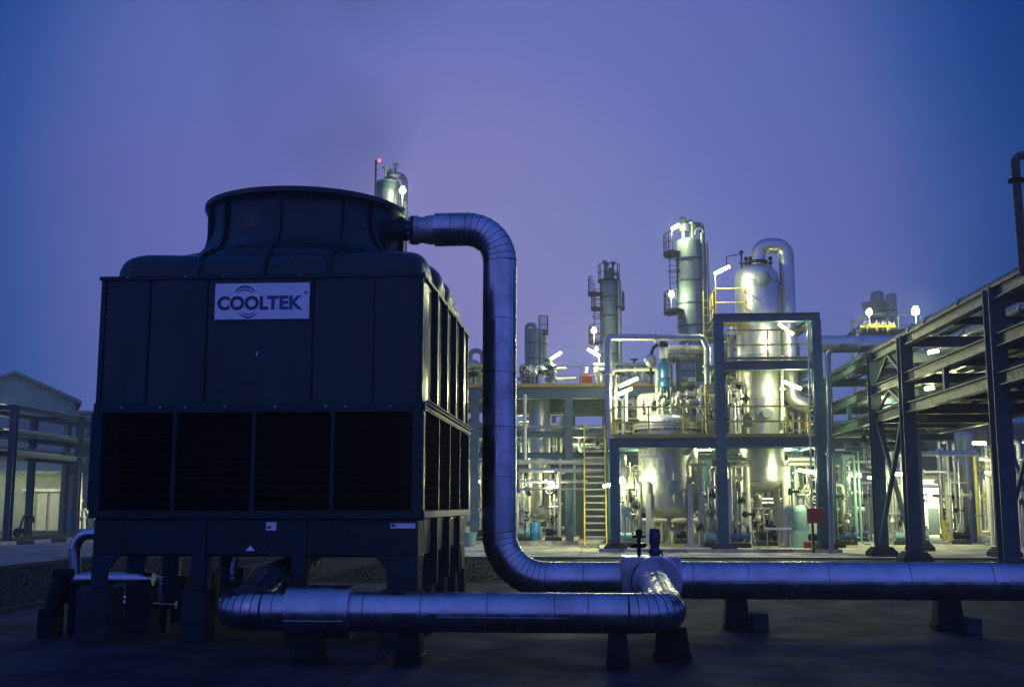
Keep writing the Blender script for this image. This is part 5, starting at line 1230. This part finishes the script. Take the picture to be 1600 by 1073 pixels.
part('pipe', MB().tube(fillet([P(1083, 368, 66), P(1083, 352, 66), P(1096, 350, 66), P(1097, 420, 66)], .3, 5), .16, 12), M_ssd, t3); part('pipe', MB().tube(fillet([P(1086, 368, 65.6), P(1087, 358, 65.6), P(1099, 357, 65.6), P(1100, 400, 65.6)], .2, 5), .08, 10), M_ssd, t3)
lamp('slanted tube lamp on the very top of the large tower', 1055.5, 354.5, 65, 15, 30, (PZ(400, 65), 'l'), wid=.10)
globe('round lamp on the lower platform of the large tower', 1049, 460, 65, .18, PZ(482, 65))
tower('process_column', 'left of two distant grey vessels behind the roof deck, with a bent top pipe', 824, 845, 512, 70, [], (823, 506, .14, 5), None, ((.45, 516, .07),))
tower('process_column', 'right of two distant grey vessels behind the roof deck', 843, 855, 514, 71, [(523, -180, 0, .1)], None, None, ())
tower('distillation_tower', 'squat distant tower with a flared top beyond the rack', 1354, 1387, 474, 90, [], None, None, ())
tower('chimney', 'plain distant chimney beside the flared tower beyond the rack', 1384, 1401, 458, 88, [], None, None, (), M_tank)
t = thing('roof_equipment', 'small dark cap house on the flared distant tower', 'cap', P(1372, 470, 90)); part('cap', MB().lathe([(.5, 0), (.55, .4), (.45, .9), (.2, 1.0)], P(1371, 474, 90), 14), M_tank, t); part('flare', MB().lathe([(.84, -1.0), (1.15, -.15), (1.2, 0), (.9, .02)], P(1370, 474, 90), 24), M_tank, t)
t = thing('support_structure', 'dim distant frame and railings below the flared tower', 'steel frame', P(1350, 520, 86))
for px_ in (1333, 1352, 1388, 1402): x = P(px_, 520, 86).x; part('column', MB().box(x - .1, x + .1, 85.9, 86.1, 0, PZ(492 if px_ > 1340 else 503, 86)), M_tank, t)
part('beam', MB().bar(P(1333, 503, 86), P(1353, 491, 86), .2, .2), M_tank, t); part('beam', MB().bar(P(1352, 491, 86), P(1402, 491, 86), .2, .2), M_tank, t); part('deck', MB().box(P(1333, 520, 86).x, P(1440, 520, 86).x, 85, 88, PZ(522, 86), PZ(520, 86)), M_grate, t)
part('handrail', rail([P(1405, 519, 85.5), P(1440, 519, 85.5)], 1.3, .05, 1.2), M_galv, t)
skid('pipework', 'yellow and pale equipment on the distant deck below the flared tower', 'pipework', P(1345, 520, 84).x, P(1400, 520, 84).x, 84, 85, PZ(521, 84), PZ(508, 84), 51, 8, 2, 6, .15, [M_yobj, M_pale, M_yobj], False)
globe('yellowish lamp on a pole in front of the flared distant tower', 1358, 488, 83, .24, PZ(515, 83))
globe('bright floodlight glowing above the rack at the right', 1430.5, 486.5, 83, .30, PZ(519, 83))

# ================================================================== LEFT BACKGROUND
YW = 74
t = thing('warehouse', 'corrugated gable ended warehouse at the far left', 'warehouse', P(25, 830, YW))
U = Vector((math.cos(R(27)), math.sin(R(27)), 0)); V = Vector((-U.y, U.x, 0))
ev = P(118, 628, 78); rd = ray(24, 587); dw = 0.0
for _ in range(4000):                                    # how far along the wall the ridge stands
    dw += .01; q_ = ev - U * dw
    if q_.x / q_.y <= rd.x / rd.y: break
zr_ = P(24, 586, q_.y).z; n = 120; wv = MB(); q = []
for i in range(n + 1):
    d_ = 2 * dw * i / n; zz = zr_ + (ev.z - zr_) * abs(d_ - dw) / dw; o_ = ev - U * d_ + V * (0, .05, .05, 0)[i % 4]
    q += [(o_.x, o_.y, 0), (o_.x, o_.y, zz)]
wv.add(q, [(2 * i, 2 * i + 1, 2 * i + 3, 2 * i + 2) for i in range(n)])
e_ = ev + V * 40; wv.add([(ev.x, ev.y, 0), (e_.x, e_.y, 0), (e_.x, e_.y, ev.z), (ev.x, ev.y, ev.z)], [(0, 1, 2, 3)])
part('wall', wv, M_wall, t)
b = MB(); rg = ev - U * dw; rg.z = zr_ + .02
for sg in (-1, 1):
    e_ = rg + U * sg * (dw + .4) - V * .4; e_.z = ev.z - (zr_ - ev.z) * .4 / dw; a_ = rg - V * .4; o = V * 41; u = Vector((0, 0, .26))
    b.add([a_, e_, e_ + o, a_ + o, a_ + u, e_ + u, e_ + o + u, a_ + o + u], [(3, 2, 1, 0), (4, 5, 6, 7), (0, 1, 5, 4), (1, 2, 6, 5), (2, 3, 7, 6), (3, 0, 4, 7)])
part('roof', b, M_roof, t)
# lean-to in front with lit cream doors
YN = 70
t = thing('lean_to', 'lean-to with pale walls and cream sliding doors under the warehouse gable', 'building', P(40, 832, YN))
a = P(-60, 832, YN); c = P(96, 740, YN)
part('wall', MB().box(a.x, c.x, YN, YN + 3.9, 0, c.z), M_lean, t)
b = MB(); b.add([(a.x - .3, YN - .6, c.z), (c.x + .3, YN - .6, c.z), (c.x + .3, YN + 3.95, P(96, 655, YN + 4).z), (a.x - .3, YN + 3.95, P(96, 655, YN + 4).z)] + [(a.x - .3, YN - .6, c.z + .15), (c.x + .3, YN - .6, c.z + .15), (c.x + .3, YN + 3.95, P(96, 655, YN + 4).z + .15), (a.x - .3, YN + 3.95, P(96, 655, YN + 4).z + .15)], [(3, 2, 1, 0), (4, 5, 6, 7), (0, 1, 5, 4), (1, 2, 6, 5), (2, 3, 7, 6), (3, 0, 4, 7)])
part('roof', b, M_roof, t)
for xa, xb in ((37, 54.5), (55.5, 74), (75, 93)):
    u = P(xa, 833, YN - .1); v = P(xb, 770, YN - .1); part('door', MB().box(u.x, v.x, YN - .08, YN - .003, .05, v.z).box(u.x + .05, v.x - .05, YN - .095, YN - .079, v.z * .42, v.z * .44), M_cream, t)
u = P(36, 768, YN - .1); v = P(101, 763, YN - .1); part('door_track', MB().box(u.x, v.x, YN - .3, YN - .003, u.z, v.z), M_galv, t)
building('low dark blue shed between the warehouse and the tower', 97, 190, 646, 76, 8, M_blue, [], M_roof)
tag(link('container', MB().box(P(95, 830, 71).x, P(108, 830, 71).x, 71, 73, 0, P(100, 795, 71).z), M_drum), 'dull blue crate beside the cream doors', 'crate')
lr = thing('pipe_rack', 'dim steel pipe rack along the road at the far left', 'pipe rack', (-30, 60, 0))
XL = -30.2
lcol = [(P(28, 830, 60).x, 60), (P(88, 830, 63.5).x, 63.5), (P(122, 830, 66).x, 66)]
yl_ = [52.5, 59.6, 63.6, 67.6, 71.6]; zlv = [PZ(722, 63.6, 88), PZ(695, 63.6, 88), PZ(662, 63.6, 88)]
for y in yl_:
    for x in (XL, XL + 2.6): part('column', MB().ibeam((x, y, 0), (x, y, zlv[2] + .12), .34, .3, .03, .03, (0, 1, 0)), M_dteal, lr)
for x in (XL, XL + 2.6):
    for y0, y1 in zip(yl_[:-1], yl_[1:]):
        for zz in zlv: part('beam', MB().ibeam((x, y0 + .18, zz), (x, y1 - .18, zz), .24, .16), M_dteal, lr)
for y in yl_:
    for zz in zlv: part('beam', MB().ibeam((XL + .1, y, zz - .02), (XL + 2.5, y, zz - .02), .24, .16), M_dteal, lr)
for i, (dx, zz, r_) in enumerate(((.5, zlv[0], .12), (1.1, zlv[0], .09), (1.8, zlv[0], .14), (.6, zlv[1], .10), (1.4, zlv[1], .13), (2.1, zlv[1], .08), (.8, zlv[2], .11), (1.7, zlv[2], .1))):
    t = thing('rack_pipe', 'dim pipe lying along the far left rack', 'pipe', (XL + dx, 53, zz), 'pipes along the far left rack'); part('pipe', MB().tube([(XL + dx, 50, zz + .12 + r_), (XL + dx, 73, zz + .12 + r_)], r_, 10), M_pipe if i % 2 else M_ssd, t)
lf2 = thing('support_structure', 'slim lit frame of posts and rails at the left edge of the tower', 'steel frame', P(135, 830, 62))
for px_, Y_ in ((121, 62), (143.5, 62)): x = P(px_, 760, Y_).x; part('post', MB().box(x - .1, x + .1, Y_ - .1, Y_ + .1, 0, PZ(664, Y_)), M_rack, lf2)
for py in (667, 694, 724): part('rail', MB().bar(P(120, py, 62), P(160, py + 2, 62), .14, .16), M_rack, lf2)
pipe('pale upright pipe standing just left of the tower', [P(124, 826, 61), P(125.5, 738, 61)], .12, M_pale)
pipe('slim bright pipe elbow low at the left edge of the tower', [P(131, 826, 61), P(131, 790, 61), P(140, 805, 61), P(160, 816, 61)], .10, M_pale, .1)
lamp('tube lamp on the left rack lighting the cream doors', -18, 742, 66, 26, 0)
lamp('tube lamp on a post outside the left edge lighting the warehouse gable', -60, 650, 62, 40, 0, (0, 'l'))
lamp('tube lamp behind the tower lighting the slim left frame', 196, 760, 60, 40, 0)
t = thing('cart', 'dark wheelbarrow like cart with bent handles before the cream doors', 'cart', P(40, 840, 58))
a = P(26, 838, 58); c = P(44, 812, 58)
part('body', MB().box(a.x, c.x, 57.7, 58.4, .15, P(30, 825, 58).z), M_iron, t); part('handle', MB().tube(fillet([P(40, 830, 57.9), P(44, 806, 57.9), P(52, 806, 57.9), P(53, 816, 57.9)], .2, 4), .06, 8).tube([P(30, 828, 57.9), P(37, 807, 57.9), P(46, 806, 57.9)], .06, 8), M_iron, t); part('wheel', MB().torus((a.x + .2, 57.65, .22), (0, 1, 0), .17, .06, 16, 6), M_iron, t)

# ================================================================== HAZE
hz = MB(); hz.box(-70, 75, -12, 130, -1.0, 40)
ho = link('haze', hz, []); tag(ho, 'thin evening haze over the plant', 'haze', kind='stuff')
hm = bpy.data.materials.new('haze'); hm.use_nodes = True; t_ = hm.node_tree; t_.nodes.clear()
o_ = t_.nodes.new('ShaderNodeOutputMaterial'); pv = t_.nodes.new('ShaderNodeVolumePrincipled')
pv.inputs['Color'].default_value = (.75, .8, .9, 1); pv.inputs['Density'].default_value = .0019; pv.inputs['Anisotropy'].default_value = .55
t_.links.new(pv.outputs[0], o_.inputs['Volume']); ho.data.materials.append(hm)

# ------------------------------------------------------------------ vapour leaving the fan stack
vp = MB(); rows = []
for i, (z, r_, dx) in enumerate(((Z_rim - .1, 1.15, 0), (Z_rim + .6, 1.3, .02), (Z_rim + 1.6, 1.5, .08), (Z_rim + 3, 1.8, .2), (Z_rim + 5, 2.2, .35), (Z_rim + 8, 2.7, .6), (Z_rim + 12, 3.2, 1.0))):
    rows.append([(SX + dx + r_ * (1 + .12 * math.sin(3 * a + i)) * math.cos(a), SY + r_ * (1 + .12 * math.cos(2 * a + i * 1.7)) * math.sin(a), z) for a in [2 * math.pi * j / 24 for j in range(24)]])
vp.add([p for r_ in rows for p in r_], [(i * 24 + j, i * 24 + (j + 1) % 24, (i + 1) * 24 + (j + 1) % 24, (i + 1) * 24 + j) for i in range(len(rows) - 1) for j in range(24)] + [tuple(range(24))[::-1], tuple((len(rows) - 1) * 24 + j for j in range(24))])
vo = link('vapour', vp, []); tag(vo, 'faint grey vapour drifting up from the fan stack', 'vapour', kind='stuff')
vm = bpy.data.materials.new('vapour'); vm.use_nodes = True; t_ = vm.node_tree; t_.nodes.clear()
o_ = t_.nodes.new('ShaderNodeOutputMaterial'); pv = t_.nodes.new('ShaderNodeVolumePrincipled'); tcv = t_.nodes.new('ShaderNodeTexCoord')
nv_ = t_.nodes.new('ShaderNodeTexNoise'); nv_.inputs['Scale'].default_value = .45; nv_.inputs['Detail'].default_value = 3
mr_ = t_.nodes.new('ShaderNodeMapRange'); mr_.inputs['From Min'].default_value = .42; mr_.inputs['From Max'].default_value = .75; mr_.inputs['To Max'].default_value = .22
t_.links.new(tcv.outputs['Object'], nv_.inputs['Vector']); t_.links.new(nv_.outputs['Fac'], mr_.inputs['Value']); t_.links.new(mr_.outputs[0], pv.inputs['Density'])
pv.inputs['Color'].default_value = (.50, .62, .66, 1)
t_.links.new(pv.outputs[0], o_.inputs['Volume']); vo.data.materials.append(vm)
